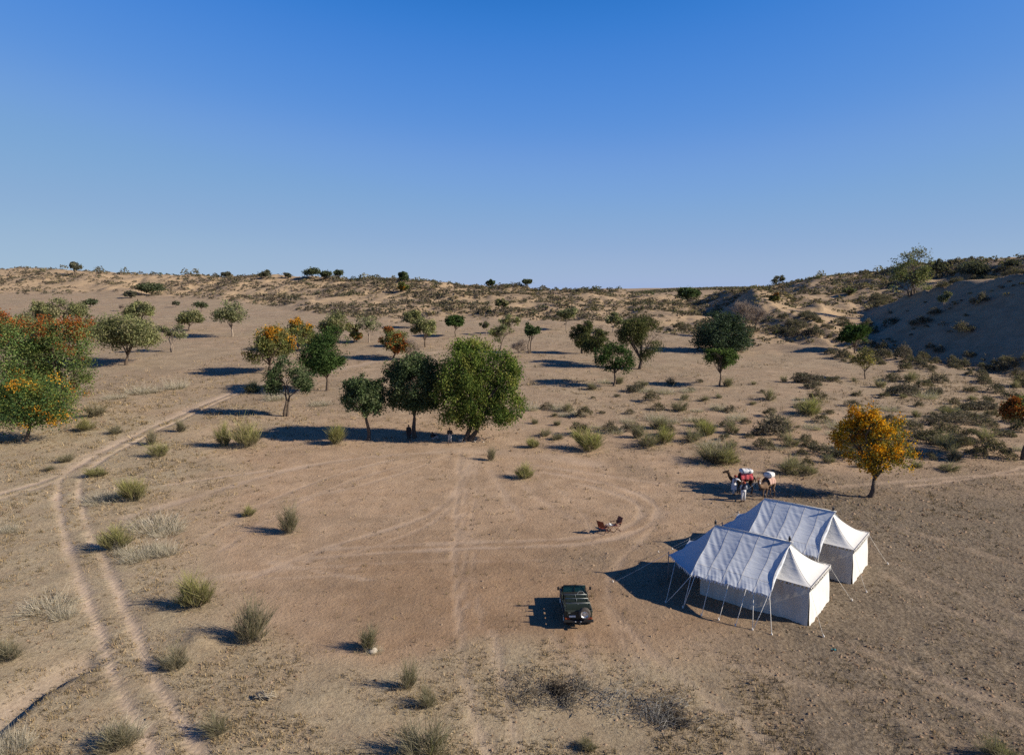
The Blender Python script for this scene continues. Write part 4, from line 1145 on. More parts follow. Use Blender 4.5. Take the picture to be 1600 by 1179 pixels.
DEADB = [(165, 781, 60, 16), (186, 776, 34, 14), (245, 822, 70, 22), (262, 832, 46, 16), (258, 864, 40, 24), (222, 870, 44, 18), (205, 876, 30, 14), (240, 860, 34, 18), (75, 950, 66, 22), (102, 962, 34, 22), (196, 864, 30, 18),
         (14, 1170, 56, 42), (12, 830, 26, 18), (200, 1150, 44, 36), (430, 624, 30, 18), (275, 606, 30, 18), (225, 612, 44, 14), (180, 622, 30, 10), (980, 660, 22, 12), (960, 676, 26, 14), (1048, 660, 24, 12), (1150, 655, 26, 14), (1122, 640, 22, 14),
         (870, 640, 20, 14), (882, 650, 16, 10), (830, 640, 20, 18), (1000, 610, 22, 10), (1075, 612, 20, 10), (905, 648, 22, 10), (585, 1018, 22, 12), (1010, 612, 24, 10), (1040, 614, 24, 12), (945, 598, 18, 8), (570, 640, 26, 10), (500, 632, 30, 10), (1255, 632, 26, 12), (1300, 700, 26, 9), (1210, 700, 28, 9)]
for i, (bx_, by_, w_, h_) in enumerate(DEADB):
    if i < 13:
        lab = ['sprawl of bleached dead brush left of the bush at the track bend', 'small bleached brush beside the larger sprawl at the track bend', 'widest bleached dead brush above the rounded roadside bush', 'bleached brush at the right end of the widest sprawl',
               'white dead brush right of the rounded roadside bush', 'white dead brush below the rounded roadside bush', 'little dead brush nearest the track below the rounded bush', 'dead brush between the other white clumps by the rounded bush',
               'long pale dead brush left of the two rut track', 'rounded pale dead bush beside the long dead brush', 'dead brush tucked against the rounded roadside bush', 'bleached bush in the bottom left corner', 'pale brush at the left picture edge beside the track'][i]
        place_bush('dead_brush', PALE[i % 3], 0.55, 1.6, bx_, by_, w_, h_, lab, 'bleached dead brush', 'dead brush')
    else:
        place_bush('dead_brush', PALE[i % 3], 0.55, 1.6, bx_, by_, w_, h_, 'bleached dead brush lying on the open plain', 'bleached dead brush on the plain', 'dead brush')

# scrub on the plain right of and beyond the clearing: thorn bushes one by one
rsT = random.Random(21)
cnt = 0
taken = [(n[0], n[1]) for n in NEARB] + [(1160, 760), (1200, 770), (1356, 776)]
tries = 0
while cnt < 150 and tries < 5000:
    tries += 1
    px_ = rsT.uniform(830, 1640); py_ = rsT.uniform(592, 742)
    edge = 705 - 0.02 * (px_ - 830) + (35 if px_ > 1230 else 0)
    if py_ > edge + rsT.uniform(-25, 5): continue
    if px_ < 1000 and rsT.random() < 0.6: continue
    if py_ < 620 and rsT.random() < 0.4: continue
    if any(abs(px_ - a) < 22 and abs(py_ - b) < 9 for a, b in taken): continue
    taken.append((px_, py_))
    x, y, z = put(px_, py_, 0.02)
    W = rsT.uniform(0.8, 2.6) * (1.3 if px_ > 1300 else 1.0); H = W * rsT.uniform(0.35, 0.6)
    kind_ = rsT.random()
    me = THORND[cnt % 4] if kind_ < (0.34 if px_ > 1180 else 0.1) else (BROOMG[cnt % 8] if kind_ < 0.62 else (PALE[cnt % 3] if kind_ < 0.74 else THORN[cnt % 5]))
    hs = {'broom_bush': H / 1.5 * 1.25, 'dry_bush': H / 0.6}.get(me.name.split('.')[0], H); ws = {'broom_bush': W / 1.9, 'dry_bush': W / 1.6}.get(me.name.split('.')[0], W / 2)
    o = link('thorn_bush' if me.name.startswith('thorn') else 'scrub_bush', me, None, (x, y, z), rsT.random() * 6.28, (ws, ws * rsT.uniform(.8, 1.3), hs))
    if px_ > 1180: tag(o, 'grey brown thorn bush scattered on the plain below the right hand dune', 'bush', 'thorn bushes below the right hand dune')
    else: tag(o, 'grey brown thorn bush on the open plain beyond the clearing', 'bush', 'thorn bushes beyond the clearing')
    cnt += 1
# long low thickets at the right
for (bx_, by_, w_, h_, lab) in [(1492, 662, 120, 20, 'long dark thicket in front of the rust red tree'), (1490, 694, 80, 16, 'mound of dry thorn scrub below the long dark thicket'), (1410, 618, 58, 20, 'dark oval thicket at the middle of the right plain'),
                               (1262, 598, 54, 16, 'dark flat thicket beneath the small yellowing tree'), (1460, 618, 28, 16, 'round dark bush beside the dark oval thicket'), (1205, 680, 60, 26, 'tangled grey thicket left of the orange tree'), (1530, 640, 60, 18, 'low dark thicket at the dune foot near the right edge'),
                               (1410, 560, 30, 22, 'straw coloured bush at the foot of the slip face')]:
    for q in range(1):
        me = dome_mesh('thicket', int(bx_), 1.0, 2.0, 150, 16, 0.055 if w_ > 80 else 0.09, GREYD)
        o = place_bush('thicket', me, 1.0, 2.0, bx_, by_, w_, h_ * 0.95, lab, None, 'thicket')
        o.rotation_euler.z = 0.06; o.scale.y *= 0.28

rsF = random.Random(77); k = 0
while k < 34:
    px_ = rsF.uniform(1290, 1620); py_ = 542 + (px_ - 1290) * 0.14 + rsF.uniform(-22, 22)
    x, y, z = put(px_, py_, 0.04); W = rsF.uniform(1.0, 3.2); H = W * rsF.uniform(0.4, 0.65)
    o = link('thorn_bush', THORND[k % 4] if k % 5 else THORN[k % 5], None, (x, y, z), rsF.random() * 6.28, (W / 2, W / 2, H))
    tag(o, 'dark thorn bush in the line along the foot of the shaded slip face', 'bush', 'thorn bushes at the slip face foot'); k += 1
# bushes on the dunes: the largest ones singly, the mass of smaller ones as one cover
rsD = np.random.RandomState(8)
N = 150000
dx_ = rsD.uniform(-330, 330, N); dy_ = rsD.uniform(95, 440, N)
cc_ = col_of(dx_, dy_); tt_ = dune_t(dx_, dy_)
dens = np.interp(cc_, [-100, 250, 420, 500, 1000, 1150, 1250, 1700], [0.25, 0.3, 0.6, 1.1, 1.0, 1.0, 0.9, 0.75])
clump = 0.5 + 0.9 * fbm(dx_ / 16.0, dy_ / 12.0, 71, 2)
okk = (tt_ > -0.02) & (tt_ < 1.12) & (cc_ > -60) & (cc_ < 1680) & (rsD.rand(N) < dens * np.clip(clump * 1.2 - 0.15, 0.05, 1) * np.clip(tt_ * 4 + 0.35, 0, 1))
Xc_ = np.interp(dy_, [40, 80, 108, 139, 200, 260], [150, 127, 109, 102, 98, 95])
onslip = (dx_ < Xc_ + 1) & (dx_ > Xc_ - 26) & (dy_ < 195)
okk &= ~(onslip & (rsD.rand(N) < 0.80))
dx_, dy_, cc_, tt_ = dx_[okk], dy_[okk], cc_[okk], tt_[okk]
dz_ = samp(ZG, dx_, dy_)
sw_ = (0.6 + 2.2 * rsD.rand(len(dx_)) ** 2.6) * np.interp(cc_, [0, 450, 1000, 1700], [1.25, 1.2, 1.1, 1.25])
# keep out of view ones away: visible in front of the crest only matters for order
show = sw_ / dy_
order = np.argsort(-show)
big = order[:116]; rest = order[116:12000]
for q, i in enumerate(big):
    W = float(sw_[i]) * 1.15; H = W * (0.38 + 0.25 * rsD.rand())
    right = cc_[i] > 1120
    me = (THORND[q % 4] if (right or q % 3 == 0) else THORN[q % 5])
    o = link('thorn_bush', me, None, (float(dx_[i]), float(dy_[i]), float(dz_[i]) - 0.05), rsD.rand() * 6.28, (W / 2, W / 2, H))
    if right: tag(o, 'dark thorn bush growing on the slope of the right hand dune', 'bush', 'thorn bushes on the right hand dune')
    elif cc_[i] > 430: tag(o, 'grey brown thorn bush on the hummocky central dune', 'bush', 'thorn bushes on the central dune')
    else: tag(o, 'grey thorn bush on the pale sandy left dune', 'bush', 'thorn bushes on the left dune')
# the mass: clumps of small leafy facets, one joined cover
n = len(rest); lv = 18
W = sw_[rest]; Hh = W * (0.34 + 0.25 * rsD.rand(n))
u = rsD.rand(n, lv) * 6.283; r = np.sqrt(rsD.rand(n, lv))
Cx = dx_[rest][:, None] + np.cos(u) * r * W[:, None] * 0.5; Cy = dy_[rest][:, None] + np.sin(u) * r * W[:, None] * 0.5
Cz = dz_[rest][:, None] + Hh[:, None] * (0.1 + 0.85 * np.sqrt(1 - r * r * 0.98) * (0.4 + 0.6 * rsD.rand(n, lv)))
V, F = leaves_at(np.stack([Cx.ravel(), Cy.ravel(), Cz.ravel()], 1), np.repeat(0.16 * W ** 0.7 + 0.05, lv) * (0.6 + 0.8 * rsD.rand(n * lv)), rsD, 0.55)
cols = np.array(GREYC + GREYD + [(0.16, 0.125, 0.105), (0.13, 0.105, 0.09), (0.26, 0.21, 0.13)]); ci = np.repeat(rsD.randint(len(cols), size=n), lv)
c = cols[ci] * (0.7 + 0.6 * rsD.rand(n * lv))[:, None]
tag(link('scrub', np_mesh('scrub', V, F, M_LEAF, np.repeat(c, 4, 0))), kind='stuff', label='low grey brown scrub dotted over the dunes', cat='scrub')

# scrub line that fringes the skyline
rsK = np.random.RandomState(31)
C = []; CI = []; SZ = []
for k in range(560):
    px_ = rsK.uniform(-30, 1630)
    if rsK.rand() > 0.45 + 0.5 * vnoise(np.array(px_ / 40.0), np.array(0.3), 12): continue
    yc = float(np.interp(px_, KX, KC)); yy = yc * rsK.uniform(0.93, 1.04)
    xx = (px_ - 800) / 1100.0 * (yy * CP + 2.3); zz = gz(xx, yy)
    w = (1.0 + 4.2 * rsK.rand() ** 2) * yc / 330.0; h = w * rsK.uniform(0.4, 0.9)
    lv = 40
    u = rsK.rand(lv) * 6.283; r = np.sqrt(rsK.rand(lv))
    C.append(np.stack([xx + np.cos(u) * r * w / 2, yy + np.sin(u) * r * w / 2, zz + h * (0.1 + 0.85 * np.sqrt(1 - r * r * .98) * (0.4 + 0.6 * rsK.rand(lv)))], 1))
    CI.append(np.repeat(cols[rsK.randint(len(cols))][None] * np.array([0.8, 0.9, 0.85]), lv, 0)); SZ.append(np.full(lv, 0.16 * w ** 0.7 + 0.06))
V, F = leaves_at(np.concatenate(C), np.concatenate(SZ), rsK, 0.55)
tag(link('scrub', np_mesh('scrub', V, F, M_LEAF, np.repeat(np.concatenate(CI), 4, 0))), kind='stuff', label='fringe of small bushes along the dune skyline', cat='scrub')
# scrub on the far blue ridge
n = 7000
fx_ = rsK.uniform(120, 620, n); fy_ = rsK.uniform(1120, 1330, n); fz_ = samp(ZG, fx_, fy_)
V, F = leaves_at(np.stack([fx_, fy_, fz_ + 0.7], 1), rsK.uniform(1.0, 3.0, n), rsK, 0.6)
tag(link('scrub', np_mesh('scrub', V, F, M_LEAF, np.repeat(np.array(GREYD)[rsK.randint(4, size=n)], 4, 0))), kind='stuff', label='dark scrub covering the distant ridge', cat='scrub')

# ---- dry grass and clods
rsG = np.random.RandomState(77)
def scatter(n, prob):
    px_ = rsG.uniform(-40, 1640, n); 
    # even on the ground: sample world positions inside the view wedge
    yy = 24 + 92 * rsG.rand(n) ** 1.35; xx = (rsG.rand(n) - 0.5) * 1.62 * (yy + 3)
    pr = prob(xx, yy)
    k = rsG.rand(n) < pr
    return xx[k], yy[k]
gx_, gy_ = scatter(150000, lambda x, y: (0.05 + 0.60 * samp(GG, x, y) + 0.18 * samp(CG, x, y)) * (1 - 0.9 * np.clip(samp(TG, x, y) * 1.6, 0, 1)) * np.clip(0.5 + 0.9 * fbm(x / 2.2, y / 2.2, 15, 2), 0.04, 1))
# larger tussocks over the plain farther out
ty_ = 52 + 150 * rsG.rand(15000) ** 1.3; tx_ = (rsG.rand(15000) - 0.5) * 1.62 * (ty_ + 3)
kk_ = (rsG.rand(15000) < np.clip(0.30 + 0.8 * fbm(tx_ / 9.0, ty_ / 9.0, 25, 2), 0.03, 1)) & (dune_t(tx_, ty_) < 0.1) & (samp(TG, tx_, ty_) < 0.2) & ~((ty_ < 72) & (np.abs(tx_ + 1) < 22))
nsm = len(gx_)
gx_ = np.concatenate([gx_, tx_[kk_]]); gy_ = np.concatenate([gy_, ty_[kk_]])
n = len(gx_); bl = 6
tus = np.arange(n) >= nsm
far_ = np.where(tus, np.clip(gy_ / 50.0, 1.4, 2.6), np.clip(gy_ / 40.0, 1.0, 2.2))
rad_ = np.repeat(np.where(tus, 0.16, 0.075) * far_, bl)
bx2 = np.repeat(gx_, bl) + rsG.normal(size=n * bl) * rad_; by2 = np.repeat(gy_, bl) + rsG.normal(size=n * bl) * rad_
bz2 = np.repeat(samp(ZG, gx_, gy_), bl) - 0.01
hh = np.repeat((0.05 + 0.17 * rsG.rand(n) ** 3.0) * far_, bl) * (0.6 + 0.7 * rsG.rand(n * bl))
az = rsG.rand(n * bl) * 6.283; ln = rsG.rand(n * bl) * 0.9
tip = np.stack([bx2 + np.cos(az) * ln * hh, by2 + np.sin(az) * ln * hh, bz2 + hh], 1)
wd = (0.011 + 0.012 * rsG.rand(n * bl)) * np.repeat(far_, bl)
a1 = rsG.rand(n * bl) * 3.14159
V = np.stack([np.stack([bx2 - np.cos(a1) * wd, by2 - np.sin(a1) * wd, bz2], 1), np.stack([bx2 + np.cos(a1) * wd, by2 + np.sin(a1) * wd, bz2], 1), tip], 1).reshape(-1, 3)
gc = np.array([(0.302, 0.223, 0.130), (0.245, 0.180, 0.101), (0.360, 0.274, 0.166), (0.158, 0.122, 0.072), (0.202, 0.158, 0.086), (0.115, 0.090, 0.058)])
c = np.repeat(gc[rsG.randint(6, size=n)], bl * 3, 0) * np.repeat(0.7 + 0.6 * rsG.rand(n * bl), 3)[:, None]
tag(link('dry_grass', np_mesh('dry_grass', V, np.arange(len(V)).reshape(-1, 3), M_TWIG, c)), kind='stuff', label='short straw coloured dry grass on the plain', cat='dry grass')

cx_, cy_ = scatter(60000, lambda x, y: (0.10 + 0.10 * samp(GG, x, y) + 0.85 * samp(CG, x, y)) * (1 - 0.8 * np.clip(samp(TG, x, y) * 1.5, 0, 1)) * np.clip(0.5 + 1.1 * fbm(x / 1.5, y / 1.5, 19, 2), 0.03, 1))
n = len(cx_)
octa = np.array([(1, 0, 0), (0, 1, 0), (-1, 0, 0), (0, -1, 0), (0, 0, 0.9), (0, 0, -0.6)], float)
of = np.array([(0, 1, 4), (1, 2, 4), (2, 3, 4), (3, 0, 4)])
sz = (0.025 + 0.085 * rsG.rand(n) ** 2.5) * np.clip(cy_ / 42.0, 0.9, 2.0)
V = octa[None] * sz[:, None, None] * (0.6 + 0.8 * rsG.rand(n, 6, 3))
th = rsG.rand(n) * 6.28
V = np.stack([V[..., 0] * np.cos(th)[:, None] - V[..., 1] * np.sin(th)[:, None], V[..., 0] * np.sin(th)[:, None] + V[..., 1] * np.cos(th)[:, None], V[..., 2]], -1)
V[..., 0] += cx_[:, None]; V[..., 1] += cy_[:, None]; V[..., 2] += samp(ZG, cx_, cy_)[:, None]
F = (of[None] + (np.arange(n) * 6)[:, None, None]).reshape(-1, 3)
cl3 = np.array([(0.288, 0.202, 0.137), (0.238, 0.166, 0.108), (0.173, 0.119, 0.079), (0.346, 0.252, 0.173)])
c = np.repeat(cl3[rsG.randint(4, size=n)], 6, 0)
tag(link('dirt_clods', np_mesh('dirt_clods', V.reshape(-1, 3), F, M_TWIG, c)), kind='stuff', label='crumbly dirt clods littering the trampled ground', cat='dirt clods')

# ------------------------------------------------------------------ TENTS
M_CANVAS = cloth_mat('white_canvas', (0.66, 0.655, 0.64), 0.05, 0.10)
M_FLY = cloth_mat('fly_canvas', (0.55, 0.585, 0.64), 0.05, 0.06)
M_WALL = cloth_mat('wall_canvas', (0.56, 0.53, 0.48), 0.04, 0.08, (0.42, 0.33, 0.24))
M_ROPE = simple_mat('cotton_rope', (0.72, 0.69, 0.62), 0.9, 0, 0.1)
M_POLE = simple_mat('tent_pole', (0.22, 0.20, 0.19), 0.6)
M_IRON = simple_mat('dark_iron', (0.04, 0.04, 0.045), 0.5, 0.6)
M_PEG = simple_mat('peg_knot', (0.70, 0.66, 0.6), 0.9)

TU = 6.0; TV = 3.7; WALLH = 2.06; RID0 = 1.8
tcx, tcy, _ = cast(1262, 976); tcz = gz(tcx, tcy)
UD = np.array([-0.78, 0.625]); UD /= np.linalg.norm(UD)
TROT = math.atan2(UD[1], UD[0])
def tent_local(px, py, z=0.0):
    x, y = world_of(px, py, tcz + z)
    dx, dy = x - tcx, y - tcy
    return (dx * UD[0] + dy * UD[1], -dx * UD[1] + dy * UD[0], z)      # x = u, y = left of u = -v
# in local space: x along the tent from the closed end, y negative = across towards the far side is -v -> y = -v
def tl(u, v, z): return (u, -v, z)

def make_tent():
    rs = np.random.RandomState(4)
    root = empty('canvas_tent', (0, 0, 0))
    # inner roof: concave hip end and slopes, apex line on the ridge
    def eave(s):        # path along the eave, s in 0..1, from near front corner round the closed end to the far front corner
        L = s * (TU + TV + TU)
        if L < TU: return (TU - L, 0.0)
        if L < TU + TV: return (0.0, L - TU)
        return (L - TU - TV, TV)
    def roof(s, r):
        eu, ev = eave(s)
        au, av = max(RID0, eu), TV / 2
        u = au + (eu - au) * r; v = av + (ev - av) * r
        h = WALLH + 0.06 + (3.52 - WALLH) * (1 - r) ** (1.55 if eu < RID0 else 1.15)
        seam = 0.0 * max(0, 1 - abs((s * 15) % 1 - 0.5) * 6)
        e = 0.05 * r
        u += (-e if eu == 0 else 0); v += (-e if ev == 0 else e if ev == TV else 0)
        return tl(u, v, h - 0.07 * r * (1 - r) * 4 * (0.5 + 0.5 * math.sin(s * 60)) * 0.25)
    MB().grid(roof, 96, 14).build('inner_roof', M_CANVAS, root)
    # seam ridges on the hip end
    mb = MB()
    for s in (TU / 15.4, (TU + TV) / 15.4):
        mb.tube([(p[0], p[1], p[2] + 0.012) for p in [roof(s, k / 10) for k in range(11)]], 0.010, 4)
    mb.build('roof_seam', M_ROPE, root)
    # walls, each its own part
    def wall_fn(a, b, inward, seed):
        def f(s, t):
            u = a[0] + (b[0] - a[0]) * s; v = a[1] + (b[1] - a[1]) * s
            L = math.hypot(b[0] - a[0], b[1] - a[1])
            bul = 0.05 * math.sin(s * L * 4.1 + seed) * (1 - t) + 0.035 * math.sin(s * L * 9 + t * 3 + seed * 2) * (1 - t) + 0.03 * math.sin(t * 7 + s * L * 2.0)
            k = 0.10 * (1 - t)
            return tl(u + inward[0] * (bul * 0.5 - k), v + inward[1] * (bul * 0.5 - k), (WALLH - (0.20 if seed == 2 else 0.02)) * t - 0.03 + 0.02 * (1 - t) * math.sin(s * L * 5))
        return f
    MB().grid(wall_fn((TU, 0), (0, 0), (0, 1), 1), 60, 10).build('long_wall', M_WALL, root)
    MB().grid(wall_fn((0, 0), (0, TV), (1, 0), 2), 36, 10).build('end_wall', M_CANVAS, root)
    MB().grid(wall_fn((0, TV), (TU, TV), (0, -1), 3), 60, 10).build('long_wall', M_WALL, root)
    for a, b in (((TU, TV), (TU, TV * .66)), ((TU, TV * .34), (TU, 0))):
        MB().grid(wall_fn(a, b, (-1, 0), 4), 14, 8).build('front_wall', M_WALL, root)
    MB().box((2.9, -TV / 2, 0.012), (5.6, TV - .3, 0.02)).build('groundsheet', simple_mat('groundsheet', (0.12, 0.10, 0.09)), root)
    # eave hem with hanging scallops round the closed end
    mb = MB()
    pts = [(2.2, -0.06), (-0.06, -0.06), (-0.06, TV + 0.06), (2.2, TV + 0.06)]
    for i in range(3):
        a, b = pts[i], pts[i + 1]; L = math.hypot(b[0] - a[0], b[1] - a[1]); n = int(L / 0.2)
        nx, ny = ((0, -1), (-1, 0), (0, 1))[i]
        for k in range(n):
            m_ = (0.14, 0.86, 0.5) if i == 1 else (0.02, 0.98, 0.5)
            p = [a[0] + (b[0] - a[0]) * (k + q) / n for q in m_]; w = [a[1] + (b[1] - a[1]) * (k + q) / n for q in m_]
            o = (0.03 + rs.rand() * 0.06) if i == 1 else 0.012
            mb.add([tl(p[0], w[0], WALLH + 0.09), tl(p[1], w[1], WALLH + 0.09), tl(p[2] + nx * o, w[2] + ny * o, WALLH - (0.12 if i == 1 else 0.0) - rs.rand() * 0.06)], [(0, 1, 2)])
    mb.build('valance', M_CANVAS, root)
    mb = MB(); n = int(TV / 0.2)  # dark triangles painting in the shaded gaps between the end wall scallops
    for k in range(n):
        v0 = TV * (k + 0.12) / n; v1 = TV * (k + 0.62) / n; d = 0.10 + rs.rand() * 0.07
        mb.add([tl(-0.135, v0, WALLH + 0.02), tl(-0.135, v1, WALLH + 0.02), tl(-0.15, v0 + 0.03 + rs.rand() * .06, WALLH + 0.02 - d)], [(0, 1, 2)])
    mb.build('painted_gap_shade', simple_mat('gap_shade_dark', (0.06, 0.06, 0.07), .9), root)
    mb = MB()
    for i in range(3):
        a, b = pts[i], pts[i + 1]
        mb.tube([tl(a[0], a[1], WALLH + 0.085), tl(b[0], b[1], WALLH + 0.085)], 0.022, 5)
    mb.build('eave_hem', simple_mat('hem_tape', (0.36, 0.34, 0.33)), root)
    # fly: the big outer sheet, two slopes, five sewn widths
    F0, F1, FV = 1.55, 6.0, 3.30
    def fly(side):
        def f(s, t):
            u = F0 + (F1 - F0) * s
            pan = (s * 5) % 1.0
            sag = 0.03 * math.sin(math.pi * pan) * math.sin(math.pi * min(1, t * 1.05))
            h = 3.66 - 1.86 * t - 0.16 * math.sin(math.pi * t) * (0.8 + 0.2 * math.sin(s * 9))
            # diagonal pull folds, stronger towards the ridge and the lower hem
            du, dw = s * 4.45, t * 3.75
            patch = max(0.0, 0.55 + 0.9 * float(vnoise(du * 0.9 + side * 7, dw * 0.55, 6)))
            env_ = math.sin(math.pi * min(1, max(0, pan))) ** 0.7 * (0.3 + 0.7 * math.sin(math.pi * min(1, t * 1.02)))
            fold = 0.017 * env_ * patch * math.sin(2 * math.pi * ((du * 1.0 + dw * 0.72) / 0.46 + 0.5 * math.sin(du * 1.7 + dw)))
            fold += 0.010 * math.sin(2 * math.pi * (du + dw * .4) / 0.21) * max(0, t - 0.72) * 3
            low = max(0, t - 0.76) / 0.24
            h += sag * -1 + fold - 0.10 * low * low * (0.5 + 0.5 * math.cos(2 * math.pi * pan)) * 0.6 - 0.05 * low
            edge = 0.10 * max(0, 1 - s / 0.05) * math.sin(math.pi * t)      # right hand edge curls up where it overlaps
            h += edge * 0.6
            if s < 0.001: u += 0.22 * math.sin(math.pi * t)
            return tl(u + 0.02 * math.sin(t * 12), TV / 2 + side * FV * t, h)
        return f
    for sd in (-1, 1): MB().grid(fly(sd), 100, 48).build('fly_sheet', M_FLY, root)
    mb = MB()
    for sd in (-1, 1):
        f = fly(sd)
        for k in range(6):
            s0 = min(0.992, max(0.0, k / 5 - 0.008)); s1 = min(1.0, s0 + 0.016)
            up = lambda p: (p[0], p[1], p[2] + 0.008)
            mb.grid(lambda i, j: up(f(s0 + (s1 - s0) * i, j)), 1, 48)
        mb.grid(lambda i, j: (lambda p: (p[0], p[1], p[2] + 0.007))(f(j, 0.765 + 0.012 * i)), 1, 80)
    mb.tube([tl(F0 - 0.05, TV / 2, 3.68), tl(F1 + .05, TV / 2, 3.68)], 0.03, 5)
    mb.build('fly_seam', M_CANVAS, root)
    # scalloped edge of the fly
    mb = MB()
    for sd in (-1, 1):
        f = fly(sd); n = 26
        for k in range(n):
            p, q = f((k + .02) / n, 1.0), f((k + .98) / n, 1.0)
            mb.add([p, q, ((p[0] + q[0]) / 2 + rs.normal() * .02, (p[1] + q[1]) / 2 - sd * 0.03 * rs.rand(), (p[2] + q[2]) / 2 - 0.13 - 0.05 * rs.rand())], [(0, 1, 2)])
    mb.build('fly_scallops', M_FLY, root)
    # porch canopy in front
    A = (6.0, TV / 2, 3.66)
    path = [(6.0, -1.43, 1.70), (7.2, -0.35, 1.62), (8.25, 0.4, 1.74), (8.05, TV / 2, 1.66), (8.25, TV - 0.4, 1.74), (7.2, TV + .35, 1.62), (6.0, TV + 1.43, 1.70)]
    def porch(s, r):
        x = s * 6; i = min(5, int(x)); w = x - i
        e = [path[i][k] + (path[i + 1][k] - path[i][k]) * w for k in range(3)]
        u = A[0] + (e[0] - A[0]) * r; v = A[1] + (e[1] - A[1]) * r
        h = e[2] + (A[2] - e[2]) * (1 - r) ** 1.45
        h += 0.05 * math.sin(s * 34 + r * 5) * r * (1 - 0.5 * r) - 0.04 * math.sin(s * 13) * math.sin(math.pi * r)
        return tl(u, v, h)
    MB().grid(porch, 84, 24).build('porch_canopy', M_FLY, root)
    mb = MB(); n = 42
    for k in range(n):
        p, q = porch((k + .02) / n, 1.0), porch((k + .98) / n, 1.0)
        mb.add([p, q, ((p[0] + q[0]) / 2 + rs.normal() * .02, (p[1] + q[1]) / 2, (p[2] + q[2]) / 2 - 0.17 - 0.05 * rs.rand())], [(0, 1, 2)])
    mb.build('porch_scallops', M_FLY, root)
    # poles
    for u, v, z0, z1, r in ((RID0 - .1, TV / 2, 0, 3.98, 0.04), (6.0, TV / 2, 0, 3.98, 0.04), (8.25, 0.4, 0, 1.92, 0.032), (8.25, TV - 0.4, 0, 1.92, 0.032)):
        p = MB().tube([tl(u, v, z0), tl(u, v, z1)], r, 8).build('tent_pole', M_POLE, root)
        if z1 > 3: MB().tube([tl(u, v, z1 - 0.24), tl(u, v, z1 - .1), tl(u, v, z1 + 0.02)], [0.07, 0.075, 0.02], 8).build('pole_finial', M_IRON, p)
    # guy ropes, measured on the near tent; mirrored to the far side
    f = fly(-1)
    P = lambda px, py: tent_local(px, py, 0.0)
    near = [(porch(1.0 / 6 * 1.35, 1.0), P(1040, 942)), (f(0.985, 1.0), P(1040, 942)), (f(0.99, 1.0), P(1067, 950)), (f(0.94, 1.0), P(1067, 950)), (f(0.74, 1.0), P(1096, 962)), (f(0.51, 1.0), P(1123, 969)),
            (f(0.29, 1.0), P(1149, 978)), (f(0.20, 1.0), P(1176, 985)), (f(0.03, 1.0), P(1176, 985)), (f(0.01, 1.0), P(1206, 992))]
    f2 = fly(1)
    ropes = list(near)
    for a, b in near: ropes.append(((a[0], -TV - a[1], a[2]), (b[0], -TV - b[1], b[2])))
    ropes.append((tl(8.25, 0.4, 1.85), P(958, 910))); ropes.append((tl(8.25, TV - .4, 1.85), tl(10.8, TV + .5, 0.0)))
    for (u, v, e) in ((0, TV, (-1.1, TV + 0.9)), (0, 0, (-1.0, -0.75))):
        ropes.append((tl(u, v, WALLH + .03), tl(e[0], e[1], 0.0)))
    seen = set()
    for a, b in ropes:
        m = [a[i] + (b[i] - a[i]) * 0.5 - (0.03 if i == 2 else 0) for i in range(3)]
        r = MB().tube([a, m, b], 0.017 if a[2] < 1.84 and abs(b[0]) < 99 and b[0] > 0.2 else 0.009, 5).build('guy_rope', M_ROPE, root)
        key = (round(b[0], 2), round(b[1], 2))
        if key not in seen:
            seen.add(key)
            MB().ball((b[0], b[1], 0.05), (0.05, 0.05, 0.07), 6, 4).tube([(b[0], b[1], -0.05), (b[0] + .03, b[1], 0.16)], 0.022, 5).build('peg', M_PEG, r)
    # slack ties hanging from the near edge of the fly
    for s in (0.74, 0.51, 0.21, 0.02):
        p = f(s, 1.0)
        MB().ball((p[0], p[1], p[2] - 0.10), (0.06, 0.05, 0.10), 6, 4, 0.5, int(s * 90)).build('tie_knot', M_CANVAS, root)
    return root

tent = make_tent()
tent.location = (tcx, tcy, tcz); tent.rotation_euler.z = TROT
tag(tent, 'nearer white canvas tent with ropes pegged towards the parked open jeep', 'tent', 'white canvas tents')
tent2 = copy_tree(tent)
t2x, t2y, _ = cast(1330, 911)
tent2.location = (t2x, t2y, gz(t2x, t2y))
tag(tent2, 'farther white canvas tent partly hidden behind the nearer one', 'tent', 'white canvas tents')

# ------------------------------------------------------------------ OPEN SAFARI JEEP
M_JEEP = simple_mat('dark_green_paint', (0.024, 0.031, 0.025), 0.5, 0, 0.25, 5, 0.0, 0.35)
M_SEAT = simple_mat('dark_green_vinyl', (0.036, 0.052, 0.043), 0.6, 0, 0.2, 6, 0.004)
M_TYRE = simple_mat('dusty_rubber', (0.075, 0.066, 0.058), 0.9, 0, 0.3, 6)
M_RIM = simple_mat('silver_rim', (0.55, 0.56, 0.58), 0.35, 0.7, 0.08)
M_BLACK = simple_mat('black_trim', (0.018, 0.018, 0.02), 0.5)
M_RAIL = simple_mat('rail_steel', (0.26, 0.28, 0.27), 0.4, 0.4)
M_LAMP = simple_mat('red_lamp', (0.20, 0.035, 0.022), 0.25)
M_ORLAMP = simple_mat('amber_lamp', (0.22, 0.07, 0.02), 0.25)
M_PLATE = simple_mat('white_plate', (0.7, 0.7, 0.68), 0.5)
def glass_mat():
    m, nt, out = mat('windscreen_glass'); q = NT(nt)
    b = q.bsdf((0.03, 0.12, 0.13), 0.08, None, 0, 0.8)
    t = q.n('ShaderNodeBsdfTransparent'); t.inputs['Color'].default_value = (0.55, 0.85, 0.85, 1)
    ms = q.n('ShaderNodeMixShader'); ms.inputs[0].default_value = 0.6
    q.l(t.outputs[0], ms.inputs[1]); q.l(b.outputs[0], ms.inputs[2]); q.l(ms.outputs[0], out.inputs[0])
    return m
